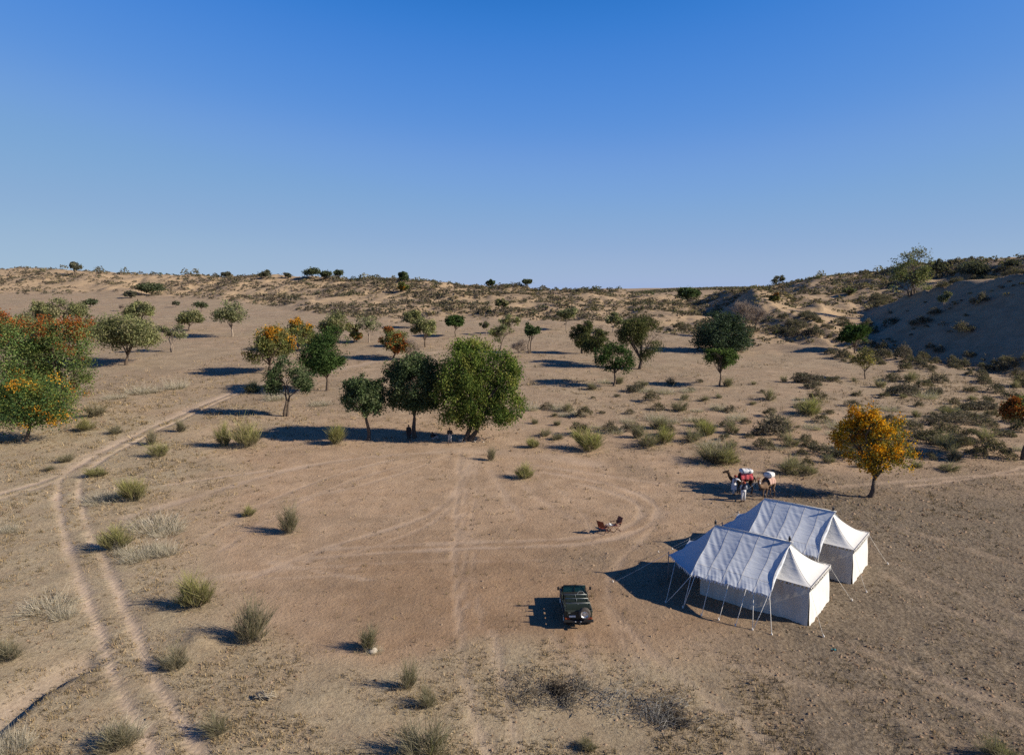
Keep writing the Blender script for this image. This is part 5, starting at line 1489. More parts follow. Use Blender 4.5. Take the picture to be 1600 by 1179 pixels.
M_GLASS = glass_mat()

def make_wheel(parent, c, axis, r=0.34, w=0.2, name='wheel'):
    """tyre with rounded shoulders as the wheel itself; rim and hub as its sub-parts; axis 'x' or 'y'"""
    mb = MB(); prof = [(-w / 2, r * .62), (-w / 2, r * .86), (-w * .36, r * .97), (-w * .2, r), (w * .2, r), (w * .36, r * .97), (w / 2, r * .86), (w / 2, r * .62)]
    n = 28
    def pos(a, rr, t):
        p = (t, rr * math.cos(a), rr * math.sin(a)) if axis == 'x' else (rr * math.cos(a), t, rr * math.sin(a))
        return (c[0] + p[0], c[1] + p[1], c[2] + p[2])
    rings = [[pos(2 * math.pi * k / n, rr, t) for k in range(n)] for t, rr in prof]
    mb.loft(rings, False)
    for k in range(n):
        a = 2 * math.pi * k / n
        q = [pos(a + d, rr, t) for d, rr, t in ((0, r * 1.0, -w * .3), (.1, r * 1.0, -w * .3), (.1, r * 1.025, -w * .25), (0, r * 1.025, -w * .25), (0, r * 1.0, w * .3), (.1, r * 1.0, w * .3), (.1, r * 1.025, w * .25), (0, r * 1.025, w * .25))]
        mb.add(q, [(0, 1, 2, 3), (4, 7, 6, 5), (3, 2, 6, 7)])
    wh = mb.build(name, M_TYRE, parent)
    mb = MB()
    for sgn in (-1, 1):
        pr = [(w / 2 * .98, r * .63), (w / 2 * .9, r * .60), (w * .30, r * .52), (w * .26, r * .42), (w * .36, r * .30), (w * .40, r * .16), (w * .34, 0.001)]
        mb.loft([[pos(2 * math.pi * k / 20, rr, sgn * t) for k in range(20)] for t, rr in pr], False)
    mb.build('rim', M_RIM, wh)
    mb = MB()
    for k in range(5):
        a = 2 * math.pi * k / 5
        p = pos(a, r * .24, -w * .38); mb.ball(p, 0.018, 5, 4)
    mb.build('wheel_nuts', M_BLACK, wh)
    return wh

def make_jeep():
    root = empty('open_jeep', (0, 0, 0))
    HW = 0.72
    tub = MB()
    tub.box((0, 1.75, 0.50), (1.36, 3.3, 0.10), None, 0.02)                     # floor and chassis
    for s in (-1, 1):
        tub.box((s * (HW - 0.03), 0.62, 0.80), (0.06, 1.12, 0.46), None, 0.02)   # rear side panel
        tub.box((s * (HW - 0.03), 1.55, 0.74), (0.06, 0.76, 0.30), None, 0.02)   # low door sill
        tub.box((s * (HW - 0.03), 2.12, 0.80), (0.07, 0.42, 0.46), None, 0.02)   # scuttle side
        tub.box((s * (HW - 0.17), 0.66, 0.86), (0.30, 0.80, 0.05), None, 0.02)   # inner wheel box
        tub.box((s * (HW + 0.01), 0.70, 0.83), (0.12, 0.86, 0.05), None, 0.02)   # rear wing lip
    tub.box((0, 0.07, 0.80), (1.42, 0.06, 0.48), None, 0.02)                     # tail panel
    tub.box((0, 2.30, 0.98), (1.40, 0.10, 0.14), None, 0.03)                     # scuttle top
    tub.build('body', M_JEEP, root)
    b = MB().box((0, 2.82, 0.86), (1.04, 1.00, 0.18), None, 0.06); b.build('bonnet', M_JEEP, root)
    for s in (-1, 1): MB().box((s * 0.61, 2.82, 0.74), (0.24, 0.98, 0.14), None, 0.06).build('front_wing', M_JEEP, root)
    g = MB().box((0, 3.34, 0.72), (1.20, 0.06, 0.34), None, 0.02).build('grille', M_BLACK, root)
    for s in (-1, 1): MB().ball((s * 0.42, 3.37, 0.76), (0.10, 0.05, 0.10), 10, 6).build('headlight', M_PLATE, g)
    MB().box((0, 3.46, 0.52), (1.36, 0.12, 0.14), None, 0.03).build('front_bumper', M_BLACK, root)
    MB().box((0, -0.04, 0.50), (1.56, 0.12, 0.12), None, 0.02).build('rear_bumper', M_BLACK, root)
    # tail door with plate and latch
    d = MB().box((-0.18, 0.025, 0.82), (0.84, 0.03, 0.40), None, 0.012).build('tail_door', M_JEEP, root)
    MB().box((-0.32, 0.0, 0.74), (0.34, 0.02, 0.09)).build('number_plate', M_PLATE, d)
    MB().box((-0.48, 0.0, 0.93), (0.10, 0.03, 0.03)).build('latch', M_RAIL, d)
    for s in (-1, 1):
        l = MB().box((s * 0.58, -0.005, 0.62), (0.26, 0.05, 0.10), None, 0.012).build('tail_light', M_LAMP, root)
        MB().box((s * 0.66, -0.035, 0.62), (0.06, 0.012, 0.07)).build('indicator', M_ORLAMP, l)
    mb = MB()
    for s in (-0.16, 0.12): mb.box((s, -0.105, 0.50), (0.07, 0.012, 0.035))
    mb.build('reflectors', M_PLATE, root)
    MB().box((0.05, -0.14, 0.40), (0.10, 0.22, 0.08), None, 0.02).build('tow_hitch', M_BLACK, root)
    # windscreen
    wf = MB()
    y0, y1, z0, z1, w0, w1 = 2.28, 2.16, 1.02, 1.46, 0.66, 0.60
    wf.tube([(-w0, y0, z0), (-w1, y1, z1), (w1, y1, z1), (w0, y0, z0)], 0.028, 6); wf.tube([(-w0, y0, z0), (w0, y0, z0)], 0.025, 6); wf.tube([(0, y0, z0), (0, y1, z1)], 0.016, 6)
    fr = wf.build('windscreen_frame', M_BLACK, root)
    MB().add([(-w0, y0, z0), (w0, y0, z0), (w1, y1, z1), (-w1, y1, z1)], [(0, 1, 2, 3)]) or None
    gl = MB(); gl.box((0, (y0 + y1) / 2, (z0 + z1) / 2), (1.20, 0.008, 0.42), Matrix.Rotation(math.atan2(y0 - y1, z1 - z0), 3, 'X')); gl.build('windscreen', M_GLASS, fr)
    MB().box((0, 2.14, 0.98), (1.30, 0.22, 0.10), None, 0.04).build('dashboard', M_BLACK, root)
    sw = MB(); cx, cy, cz = 0.33, 1.86, 1.08
    sw.tube([(cx + 0.18 * math.cos(a), cy + 0.18 * math.sin(a) * 0.5, cz + 0.18 * math.sin(a) * 0.85) for a in np.linspace(0, 2 * math.pi, 19)], 0.014, 5, False)
    sw.tube([(cx - 0.17, cy, cz), (cx + 0.17, cy, cz)], 0.012, 5); sw.tube([(cx, cy, cz), (cx, 2.12, 0.92)], 0.018, 5)
    sw.build('steering_wheel', M_RAIL, root)
    # three rows of seats stepping up to the back, each with a grab rail
    for (yy, zc, sw_) in ((1.66, 0.72, 1.20), (1.06, 0.78, 1.22), (0.36, 0.86, 1.26)):
        st = MB().box((0, yy + 0.20, zc - 0.08), (sw_, 0.34, 0.10), None, 0.04).build('bench_seat', M_BLACK, root)
        hb_ = 0.40 if yy < .5 else 0.20
        MB().box((0, yy, zc + 0.42 - hb_ / 2), (sw_ * (1 if yy < .5 else 0.94), 0.08, hb_), Matrix.Rotation(0.10, 3, 'X'), 0.03).build('backrest', M_SEAT, st)
        rl = MB().tube([(-sw_ / 2, yy, zc), (-sw_ / 2, yy - .06, zc + 0.47), (sw_ / 2, yy - .06, zc + 0.47), (sw_ / 2, yy, zc)], 0.016, 6)
        rl.tube([(0, yy - .06, zc + 0.47), (0, yy, zc + 0.1)], 0.012, 5)
        rl.build('grab_rail', M_RAIL, st)
    for s in (-1, 1):
        m = MB().tube([(s * 0.70, 2.22, 1.06), (s * 0.84, 2.20, 1.22)], 0.012, 5); m.box((s * 0.86, 2.19, 1.27), (0.05, 0.05, 0.20), None, 0.015)
        m.box((s * 0.88, 2.19, 1.27), (0.12, 0.03, 0.18), None, 0.01)
        m.build('wing_mirror', M_BLACK, root)
    for s in (-1, 1):
        for yy in (0.72, 2.86): make_wheel(root, (s * 0.62, yy, 0.34), 'x', 0.34, 0.20)
    sp = make_wheel(root, (0.30, -0.09, 0.93), 'y', 0.315, 0.20, 'spare_wheel')
    MB().tube([(0.30, 0.0, 0.93), (0.30, 0.08, 0.93)], 0.10, 8).build('spare_wheel_carrier', M_BLACK, root)
    # small folding step, antenna, side tool
    MB().tube([(-0.73, 2.5, 0.95), (-0.76, 2.46, 1.75)], 0.006, 4).build('antenna', M_BLACK, root)
    MB().tube([(-0.76, 1.2, 0.66), (-0.76, 1.95, 0.66)], 0.02, 5).build('side_rail', M_RAIL, root)
    return root
jeep = make_jeep()
jx, jy = world_of(904, 986)
jeep.location = (jx, jy + 0.12, gz(jx, jy + 1.6) - 0.01)
jeep.rotation_euler.z = R(1.0)
tag(jeep, 'dark green open topped jeep with bench seats and a spare wheel on its tail', 'jeep')

# ------------------------------------------------------------------ BODIES (skin grown from a joint graph)
def skin_mesh(name, verts, edges, rad, root, m, subs=1):
    me = bpy.data.meshes.new(name); me.from_pydata(verts, edges, [])
    ob = bpy.data.objects.new(name + '_tmp', me); COL.objects.link(ob)
    sk = ob.modifiers.new('skin', 'SKIN'); sk.use_smooth_shade = True
    if not me.skin_vertices: me.attributes.new('skin', 'FLOAT', 'POINT')
    for i, r in enumerate(rad):
        d = me.skin_vertices[0].data[i]
        d.radius = r if isinstance(r, tuple) else (r, r); d.use_root = (i == root)
    if subs:
        s2 = ob.modifiers.new('sub', 'SUBSURF'); s2.levels = subs; s2.render_levels = subs
    dg = bpy.context.evaluated_depsgraph_get(); dg.update()
    out = bpy.data.meshes.new_from_object(ob.evaluated_get(dg), depsgraph=dg)
    bpy.data.objects.remove(ob); bpy.data.meshes.remove(me)
    out.name = name; out.materials.clear(); out.materials.append(m)
    out.polygons.foreach_set('use_smooth', np.ones(len(out.polygons), dtype=bool))
    return out

M_SKIN = simple_mat('skin', (0.16, 0.085, 0.055), 0.6)
M_HAIR = simple_mat('black_hair', (0.012, 0.010, 0.009), 0.6)
M_KURTA = cloth_mat('white_cotton', (0.60, 0.60, 0.62), 0.02, 0.05)
M_VEST = simple_mat('navy_waistcoat', (0.03, 0.035, 0.06), 0.8)
M_GREYSHIRT = simple_mat('grey_blue_shirt', (0.36, 0.40, 0.46), 0.8)
M_TURBAN = simple_mat('rust_turban', (0.30, 0.06, 0.035), 0.8)
M_DARKCLOTH = simple_mat('black_cloth', (0.02, 0.02, 0.022), 0.85)
M_GREYTROUSER = simple_mat('grey_trousers', (0.30, 0.29, 0.29), 0.85)
M_SANDAL = simple_mat('brown_leather', (0.06, 0.035, 0.02), 0.7)

def person(label, J, top, top_long, trouser, head='hair', waist=None, sleeve=True, shirt=None, group=None, female=False):
    """J: joint dict in metres, facing -Y; returns the body mesh object with its clothing as children"""
    V = []; E = []; RR = []
    def add(p, r, parent=None):
        V.append(tuple(p)); RR.append(r)
        if parent is not None: E.append((parent, len(V) - 1))
        return len(V) - 1
    pel = add(J['pelvis'], (0.145, 0.10))
    ch = add(J['chest'], (0.165, 0.105), pel)
    ut = add(np.array(J['neck']) * 0.75 + np.array(J['chest']) * 0.25, (0.10, 0.085), ch)
    nk = add(J['neck'], 0.055, ut)
    hd = add(J['head'], (0.078, 0.092), nk)
    h2 = add(np.array(J['head']) + (np.array(J['head']) - np.array(J['neck'])) * 0.62, (0.070, 0.082), hd)
    fw = np.array(J.get('fwd', (0, -1, 0)), float)
    add(np.array(J['head']) + fw * 0.105 + np.array([0, 0, 0.01]), 0.014, hd)        # nose
    for s in 'lr':
        sh = add(J['sh_' + s], 0.062, ut); el = add(J['el_' + s], 0.043, sh); wr = add(J['wr_' + s], 0.029, el)
        d = np.array(J['wr_' + s]) - np.array(J['el_' + s]); d = d / np.linalg.norm(d)
        sd = np.cross(d, fw); sd = sd / (np.linalg.norm(sd) + 1e-6); nn = np.cross(sd, d)
        pm = add(np.array(J['wr_' + s]) + d * 0.075, (0.034, 0.02), wr)
        for k, (o, ln) in enumerate(((-0.027, 0.062), (-0.009, 0.074), (0.009, 0.070), (0.027, 0.056))):
            a = add(np.array(V[pm]) + d * 0.035 + sd * o, 0.0085, pm)
            b = add(np.array(V[a]) + d * ln * .55 + nn * 0.008, 0.0078, a); add(np.array(V[b]) + d * ln * .4 + nn * 0.022, 0.0065, b)
        t = add(np.array(J['wr_' + s]) + d * 0.045 + sd * -0.042, 0.0105, wr); add(np.array(V[t]) + d * 0.045 + sd * -0.016 + nn * 0.01, 0.008, t)
        hp = add(J['hip_' + s], 0.085, pel); kn = add(J['kn_' + s], 0.058, hp); an = add(J['an_' + s], 0.038, kn)
        hl = np.array(J.get('foot', fw), float); hl[2] = 0
        add(np.array(J['an_' + s]) + hl * 0.07 + np.array([0, 0, -0.045]), (0.042, 0.03), an); add(np.array(J['an_' + s]) + hl * 0.17 + np.array([0, 0, -0.055]), (0.04, 0.022), len(V) - 1)
    body = link('person', skin_mesh('person', V, E, RR, 0, M_SKIN, 1))
    tag(body, label, 'person', group)
    A = lambda k: np.array(J[k], float)
    def ell(c, rx, ry, n=14): return [(c[0] + rx * math.cos(2 * math.pi * k / n), c[1] + ry * math.sin(2 * math.pi * k / n), c[2]) for k in range(n)]
    # trousers
    mb = MB()
    for s in 'lr':
        mb.tube([A('hip_' + s) + np.array([0, 0, 0.10]), A('hip_' + s), A('kn_' + s), A('an_' + s) * .9 + A('kn_' + s) * .1], [0.115, 0.118, 0.088, 0.075], 12)
    mb.tube([A('pelvis') + np.array([0, 0, 0.10]), A('pelvis'), A('pelvis') - np.array([0, 0, 0.08])], [0.165, 0.175, 0.15], 14)
    mb.build('trousers', trouser, body)
    # tunic or jacket
    mb = MB(); sp = A('neck') - A('pelvis')
    up = [A('neck') - sp * 0.06, A('neck') - sp * 0.13, A('chest'), A('pelvis') * .5 + A('chest') * .5, A('pelvis') + np.array([0, 0, 0.02])]
    rads = [0.075, 0.178, 0.198, 0.185, 0.195]
    rings = [ell(p, r, r * (0.68 if i else 0.9)) for i, (p, r) in enumerate(zip(up, rads))]
    if top_long:
        kn = (A('kn_l') + A('kn_r')) / 2; q = A('pelvis')
        for t, r in ((0.35, 0.215), (0.75, 0.235), (1.02, 0.245)):
            c = q + (kn - q) * t; rings.append([(x + 0.012 * math.sin(k * 2.4), y + 0.012 * math.cos(k * 3.1), z) for k, (x, y, z) in enumerate(ell(c, r, r * 0.78))])
    mb.loft(rings, False)
    mb.build('tunic' if top_long else 'jacket', top, body)
    if sleeve:
        mb = MB()
        for s in 'lr':
            mb.tube([A('sh_' + s) + (A('chest') - A('sh_' + s)) * 0.12, A('sh_' + s), A('el_' + s), A('wr_' + s) * .93 + A('el_' + s) * .07], [0.085, 0.082, 0.066, 0.052], 10)
        mb.build('sleeves', shirt or top, body)
    hc = A('head') + (A('head') - A('neck')) * 0.50 - fw * 0.014
    if head == 'turban':
        mb = MB()
        for k in range(5):
            a0 = k * 0.7
            mb.tube([hc + np.array([0.10 * math.cos(t + a0), 0.105 * math.sin(t + a0), 0.035 * math.sin(2 * t + k) + 0.012 * k]) for t in np.linspace(0, 2 * math.pi, 15)], 0.034, 6, False)
        mb.ball(tuple(hc + np.array([0, 0, 0.045])), (0.10, 0.10, 0.06), 10, 6)
        mb.build('turban', M_TURBAN, body)
    else:
        MB().ball(tuple(hc + np.array([0, 0, 0.012])), (0.088, 0.10, 0.085), 12, 8, 0.06, 3).build('hair', M_HAIR, body)
    mb = MB()
    sd = np.cross(fw, np.array([0, 0, 1.0]))
    for s in (-1, 1):
        mb.ball(tuple(A('head') + fw * 0.088 + sd * 0.032 * s + np.array([0, 0, 0.035])), 0.010, 6, 4)
    mb.tube([A('head') + fw * 0.092 + sd * -0.024 + np.array([0, 0, -0.035]), A('head') + fw * 0.094 + sd * 0.024 + np.array([0, 0, -0.035])], 0.006, 4)
    mb.build('face_features', M_HAIR, body)
    mb = MB()
    for s in (-1, 1): mb.ball(tuple(A('head') + sd * 0.083 * s + np.array([0, 0, 0.015])), (0.014, 0.018, 0.03), 6, 4)
    mb.build('ears', M_SKIN, body)
    mb = MB()
    for s in 'lr':
        hl = np.array(J.get('foot', fw), float)
        c = A('an_' + s) + hl * 0.075 + np.array([0, 0, -0.07]); ang = math.atan2(hl[1], hl[0])
        mb.box(tuple(c), (0.27, 0.095, 0.035), Matrix.Rotation(ang, 3, 'Z'), 0.015)
    mb.build('sandals', M_SANDAL, body)
    return body

STAND = dict(pelvis=(0, 0, .94), chest=(0, 0, 1.24), neck=(0, 0, 1.46), head=(0, -.012, 1.565), sh_l=(.175, 0, 1.39), sh_r=(-.175, 0, 1.39), el_l=(.23, .03, 1.12), el_r=(-.23, .03, 1.12),
             wr_l=(.24, -.05, .88), wr_r=(-.24, -.05, .88), hip_l=(.09, 0, .90), hip_r=(-.09, 0, .90), kn_l=(.10, -.02, .50), kn_r=(-.10, -.02, .50), an_l=(.11, .02, .085), an_r=(-.11, .02, .085))
def J(**kw):
    d = dict(STAND); d.update(kw); return d

# man in white reaching up to the camel's side (his right hand raised, body turned to the right of the picture)
x, y, z = put(1146, 773)
p1 = person('man in long white tunic reaching up to the dark camel\'s flank', J(pelvis=(0, 0, .95), chest=(.03, 0, 1.25), neck=(.07, -.01, 1.46), head=(.10, -.02, 1.56), fwd=(.94, .34, 0), foot=(.94, .34, 0),
            sh_l=(.04, .16, 1.40), sh_r=(.10, -.17, 1.39), el_l=(.30, .18, 1.40), wr_l=(.52, .20, 1.28), el_r=(.32, -.16, 1.38), wr_r=(.50, -.10, 1.20), hip_l=(0, .09, .9), hip_r=(0, -.09, .9), kn_l=(.04, .10, .5), kn_r=(0, -.10, .5), an_l=(.05, .12, .085), an_r=(-.06, -.11, .085)),
            M_KURTA, True, M_KURTA, 'turban')
p1.location = (x, y, z)
x, y, z = put(1161, 784)
p2 = person('man in dark waistcoat and white trousers standing in front of the camels', J(fwd=(-.3, .95, 0), foot=(-.3, .95, 0), el_l=(.24, .02, 1.13), wr_l=(.20, .14, .92), el_r=(-.23, .04, 1.12), wr_r=(-.16, .16, 1.0)),
            M_VEST, False, M_KURTA, 'turban', shirt=M_GREYSHIRT)
p2.location = (x, y, z)
x, y, z = put(639, 687)
p3_ = person('person in black standing against the trunk of the tall dark tree', J(fwd=(.5, -.86, 0), foot=(.5, -.86, 0)), M_DARKCLOTH, True, M_DARKCLOTH, 'hair')
p3_.location = (x, y, z)
x, y, z = put(703, 692)
p4 = person('person in black top and grey trousers standing beside the bushy tree', J(el_l=(.27, .05, 1.13), wr_l=(.15, -.10, 1.02), el_r=(-.27, .05, 1.13), wr_r=(-.15, -.10, 1.02), fwd=(-.2, -.98, 0), kn_r=(-.12, -.03, .5), an_r=(-.15, 0, .085)), M_DARKCLOTH, False, M_GREYTROUSER, 'hair')
p4.location = (x, y, z)
x, y, z = put(680, 687)
p5 = person('person in black top sitting on the ground in the tree shade', J(pelvis=(-.25, 0, .17), chest=(-.33, 0, .46), neck=(-.32, 0, .68), head=(-.30, -.02, .78), fwd=(.6, -.8, 0), foot=(1, 0, 0), sh_l=(-.30, .17, .61), sh_r=(-.34, -.17, .61),
            el_l=(-.10, .22, .50), wr_l=(.10, .14, .56), el_r=(-.12, -.22, .48), wr_r=(.10, -.12, .55), hip_l=(-.20, .09, .16), hip_r=(-.20, -.09, .16), kn_l=(.15, .13, .50), kn_r=(.17, -.12, .46), an_l=(.34, .12, .09), an_r=(.40, -.12, .09)), M_DARKCLOTH, False, M_GREYTROUSER, 'hair')
p5.location = (x, y, z)

# ------------------------------------------------------------------ CAMELS
def make_camel(name, m, mane, gait=0.0, seed=0):
    V = []; E = []; RR = []
    def add(p, r, parent=None):
        V.append(tuple(p)); RR.append(r)
        if parent is not None: E.append((parent, len(V) - 1))
        return len(V) - 1
    bel = add((0.12, 0, 1.40), (0.33, 0.36))
    pel = add((0.62, 0, 1.42), (0.26, 0.28), bel)
    chs = add((-0.42, 0, 1.36), (0.27, 0.36), bel)
    hmp = add((0.10, 0, 1.74), (0.19, 0.22), bel); add((0.08, 0, 1.86), (0.10, 0.12), hmp)
    n1 = add((-0.76, 0, 1.22), (0.18, 0.24), chs); n2 = add((-1.05, 0, 1.24), (0.14, 0.18), n1); n3 = add((-1.25, 0, 1.50), (0.115, 0.145), n2); n4 = add((-1.35, 0, 1.80), (0.105, 0.13), n3)
    h1 = add((-1.46, 0, 1.97), (0.115, 0.15), n4); h2 = add((-1.67, 0, 1.94), (0.085, 0.11), h1); h3 = add((-1.84, 0, 1.87), (0.075, 0.085), h2); add((-1.87, 0, 1.83), (0.035, 0.04), h3)
    tl_ = add((0.86, 0, 1.40), 0.07, pel); t2 = add((0.97, 0, 1.15), 0.03, tl_); t3 = add((0.99, 0, 0.88), 0.028, t2); add((0.99, 0, .74), 0.035, t3)
    for s in (-1, 1):
        q = gait * s
        a = add((0.64, s * .17, 1.12), (0.13, 0.17), pel); b = add((0.46 + q * .4, s * .17, .88), .095, a); c = add((0.74 + q, s * .16, .55), .055, b); d = add((0.68 + q, s * .16, .14), .04, c); add((0.60 + q, s * .16, .045), (.07, .05), d)
        a = add((-0.42, s * .17, 1.05), (0.11, 0.14), chs); b = add((-0.38 - q * .3, s * .16, .82), .075, a); c = add((-0.43 - q * .6, s * .15, .50), .055, b); d = add((-0.42 - q * .6, s * .15, .13), .038, c); add((-0.48 - q * .6, s * .15, .045), (.075, .05), d)
    body = link(name, skin_mesh(name, V, E, RR, 0, m, 2))
    for s in (-1, 1):
        MB().tube([(-1.40, s * .07, 2.03), (-1.37, s * .11, 2.10), (-1.36, s * .12, 2.15)], [.03, .032, .008], 6).build('ear', m, body)
        MB().ball((-1.54, s * .082, 1.99), .018, 6, 4).build('eye', M_HAIR, body)
    mb = MB(); rr = random.Random(seed)
    for k in range(26):
        t = rr.random(); px = -0.7 - 0.5 * t; 
        mb.tube([(px, rr.uniform(-.08, .08), 1.08 + .02 * t), (px - .01, rr.uniform(-.1, .1), 0.93 + .02 * t)], [.02, .004], 4)
    mb.build('throat_mane', mane, body)
    mb = MB()
    for k in range(10): mb.tube([(0.99, 0, .76), (0.99 + rr.uniform(-.05, .05), rr.uniform(-.05, .05), .60)], [.018, .004], 4)
    mb.build('tail_tuft', mane, body)
    return body
M_CAMD = simple_mat('dark_camel_hair', (0.050, 0.030, 0.019), 0.9, 0, 0.3, 7, 0.01)
M_CAML = simple_mat('brown_camel_hair', (0.15, 0.095, 0.06), 0.9, 0, 0.3, 7, 0.01)
M_MANE = simple_mat('camel_mane', (0.03, 0.018, 0.012), 0.9)

def pattern_cloth(name):
    m, nt, out = mat(name); q = NT(nt)
    co = q.n('ShaderNodeTexCoord').outputs['Object']
    w = q.n('ShaderNodeTexWave'); w.inputs['Scale'].default_value = 3.2; w.inputs['Distortion'].default_value = 2.5; w.inputs['Detail'].default_value = 2; q.l(co, w.inputs['Vector'])
    c = q.ramp(w.outputs['Fac'], [(0.25, (0.42, 0.02, 0.035)), (0.5, (0.55, 0.06, 0.10)), (0.62, (0.72, 0.55, 0.50)), (0.8, (0.46, 0.03, 0.05))])
    b = q.bsdf(c, 0.9); q.l(b.outputs[0], out.inputs[0]); return m
M_RED = pattern_cloth('red_patterned_cloth')
M_PINKISH = simple_mat('faded_saddle_cloth', (0.42, 0.27, 0.22), 0.9, 0, 0.35, 6)
M_SACK = cloth_mat('white_bedding', (0.66, 0.66, 0.66), 0.04, 0.05)
M_NAVY = simple_mat('navy_strap', (0.05, 0.06, 0.12), 0.85)

def saddle_cloth(name, label, m, L0, L1, drop, fringe):
    """a blanket draped over the camel's back"""
    def f(s, t):
        x = L0 + (L1 - L0) * s; a = (t - 0.5) * 2
        hump = 0.36 * math.exp(-((x - .10) / .30) ** 2)
        ang = a * (1.52 if drop > .12 else 1.62)
        ry, rz = 0.40 + 0.02 * math.sin(s * 17), 0.42 + hump * max(0, math.cos(ang))
        yv, zv = ry * math.sin(min(1.571, abs(ang))) * (1 if ang > 0 else -1), 1.40 + rz * math.cos(min(1.571, abs(ang)))
        if abs(ang) > 1.571: zv -= (abs(ang) - 1.571) * drop / 0.18 * 1.0; yv += 0.02 * math.sin(s * 23)
        return (x, yv, zv + (0.02 * math.sin(s * 40) if abs(a) > .95 else 0))
    o = MB().grid(f, 20, 28).build(name, m)
    if fringe:
        mb = MB(); rr = random.Random(2)
        for k in range(40):
            for sgn in (0.0, 1.0):
                p = f(k / 39, sgn); mb.tube([p, (p[0] + rr.uniform(-.02, .02), p[1], p[2] - 0.10 - rr.random() * .06)], [.012, .004], 4)
        tag(mb.build('fringe', M_RED, o), kind='stuff')
        for x0 in (L0 + .06,):
            def g(s, t): return (x0 - .02 + s * .16, -0.43 - 0.02 * math.sin(t * 5), 1.30 - t * 0.62)
            MB().grid(g, 3, 10).build('hanging_panel', M_PINKISH, o)
    tag(o, label, 'saddle cloth'); return o

def bedding(label, c, size, rz, straps):
    mb = MB(); n = 18
    L, W, H = size
    for q in range(2):
        rings = []
        for k in range(13):
            x = (k / 12 - .5) * L; e = (1 - (abs(k / 12 - .5) * 2) ** 7 * 0.55)
            rings.append([(x, W * .5 * e * math.copysign(abs(math.cos(a)) ** .6, math.cos(a)) * (1 + .05 * math.sin(3 * a + k)), (H * .5) * e * math.copysign(abs(math.sin(a)) ** .6, math.sin(a)) * (1 + .06 * math.cos(2 * a + k * 1.3))) for a in np.linspace(0, 2 * math.pi, n, endpoint=False)])
        if q == 0: mb.loft(rings)
    o = mb.build('bedding_roll', M_SACK)
    for sx in straps:
        MB().tube([(sx * L, W * .53 * math.cos(a), H * .53 * math.sin(a)) for a in np.linspace(0, 2 * math.pi, 17)], 0.03, 5, False).build('strap', M_NAVY, o)
    o.location = c; o.rotation_euler.z = rz
    tag(o, label, 'bedding roll'); return o

cam1 = make_camel('camel', M_CAMD, M_MANE, 0.05, 1)
tag(cam1, 'dark brown camel with a red patterned cloth, standing side on', 'camel', 'pack camels')
x, y, z = put(1162, 771)
R1 = R(2)
cam1.location = (x, y, z - 0.02); cam1.rotation_euler.z = R1
def on_camel(o, loc, rz):
    M = Matrix.Rotation(rz, 4, 'Z'); b = Vector(o.location)
    o.location = M @ b + Vector(loc); o.rotation_euler.z += rz
s1 = saddle_cloth('saddle_cloth', 'red patterned cloth with a fringe over the dark camel\'s back', M_RED, -0.42, 0.62, 0.14, True); on_camel(s1, (x, y, z - .02), R1)
b1 = bedding('white bedding roll with dark straps tied on the dark camel', (0.12, 0, 1.99), (1.10, 0.80, 0.36), 0.0, (-.34, 0.18)); on_camel(b1, (x, y, z - .02), R1)
cam2 = make_camel('camel', M_CAML, M_MANE, -0.04, 2)
tag(cam2, 'lighter brown camel turned partly towards the tents, with a white pack', 'camel', 'pack camels')
x, y, z = put(1199, 779)
R2 = R(38)
cam2.location = (x, y, z - 0.02); cam2.rotation_euler.z = R2
s2 = saddle_cloth('saddle_cloth', 'faded pinkish cloth over the lighter camel\'s back', M_PINKISH, -0.32, 0.55, 0.10, False); on_camel(s2, (x, y, z - .02), R2)
b2 = bedding('white square pack sitting on the lighter camel\'s hump', (0.10, 0, 2.06), (0.78, 0.72, 0.44), 0.0, (-.36,)); on_camel(b2, (x, y, z - .02), R2)
for (cobj, mm, nm_, lab) in ((cam2, M_TURBAN, 'halter', 'rust red halter with pale tassels on the lighter camel\'s head'),):
    mb = MB()
    for xx, zz, r in ((-1.60, 1.95, .088), (-1.44, 1.96, .11)):
        mb.tube([(xx + .02 * math.cos(a), r * math.cos(a), zz + r * 1.1 * math.sin(a)) for a in np.linspace(0, 2 * math.pi, 15)], .02, 5, False)
    h = mb.build('halter', mm); 
    MB().ball((-1.42, -.12, 1.86), (.04, .03, .09), 6, 5, .4, 3).ball((-1.38, -.11, 1.62), (.05, .04, .10), 6, 5, .4, 4).build('tassel', M_SACK, h)
    tag(h, lab, 'halter'); on_camel(h, tuple(cobj.location), R2)
# lead rope from the man's hands to the lighter camel
def rope_between(a, b, sag, label):
    A_, B_ = Vector(a), Vector(b)
    pts = [A_.lerp(B_, t) - Vector((0, 0, sag * math.sin(math.pi * t))) for t in np.linspace(0, 1, 12)]
    tag(MB().tube(pts, 0.012, 5).build('lead_rope', M_ROPE), label, 'rope')
hw = p2.location + Vector((-.16, .20, .96)); hc_ = cam2.location + Matrix.Rotation(R2, 3, 'Z') @ Vector((-1.6, 0, 1.85))
rope_between(hw, hc_, 0.25, 'lead rope hanging between the waistcoated man and the lighter camel')

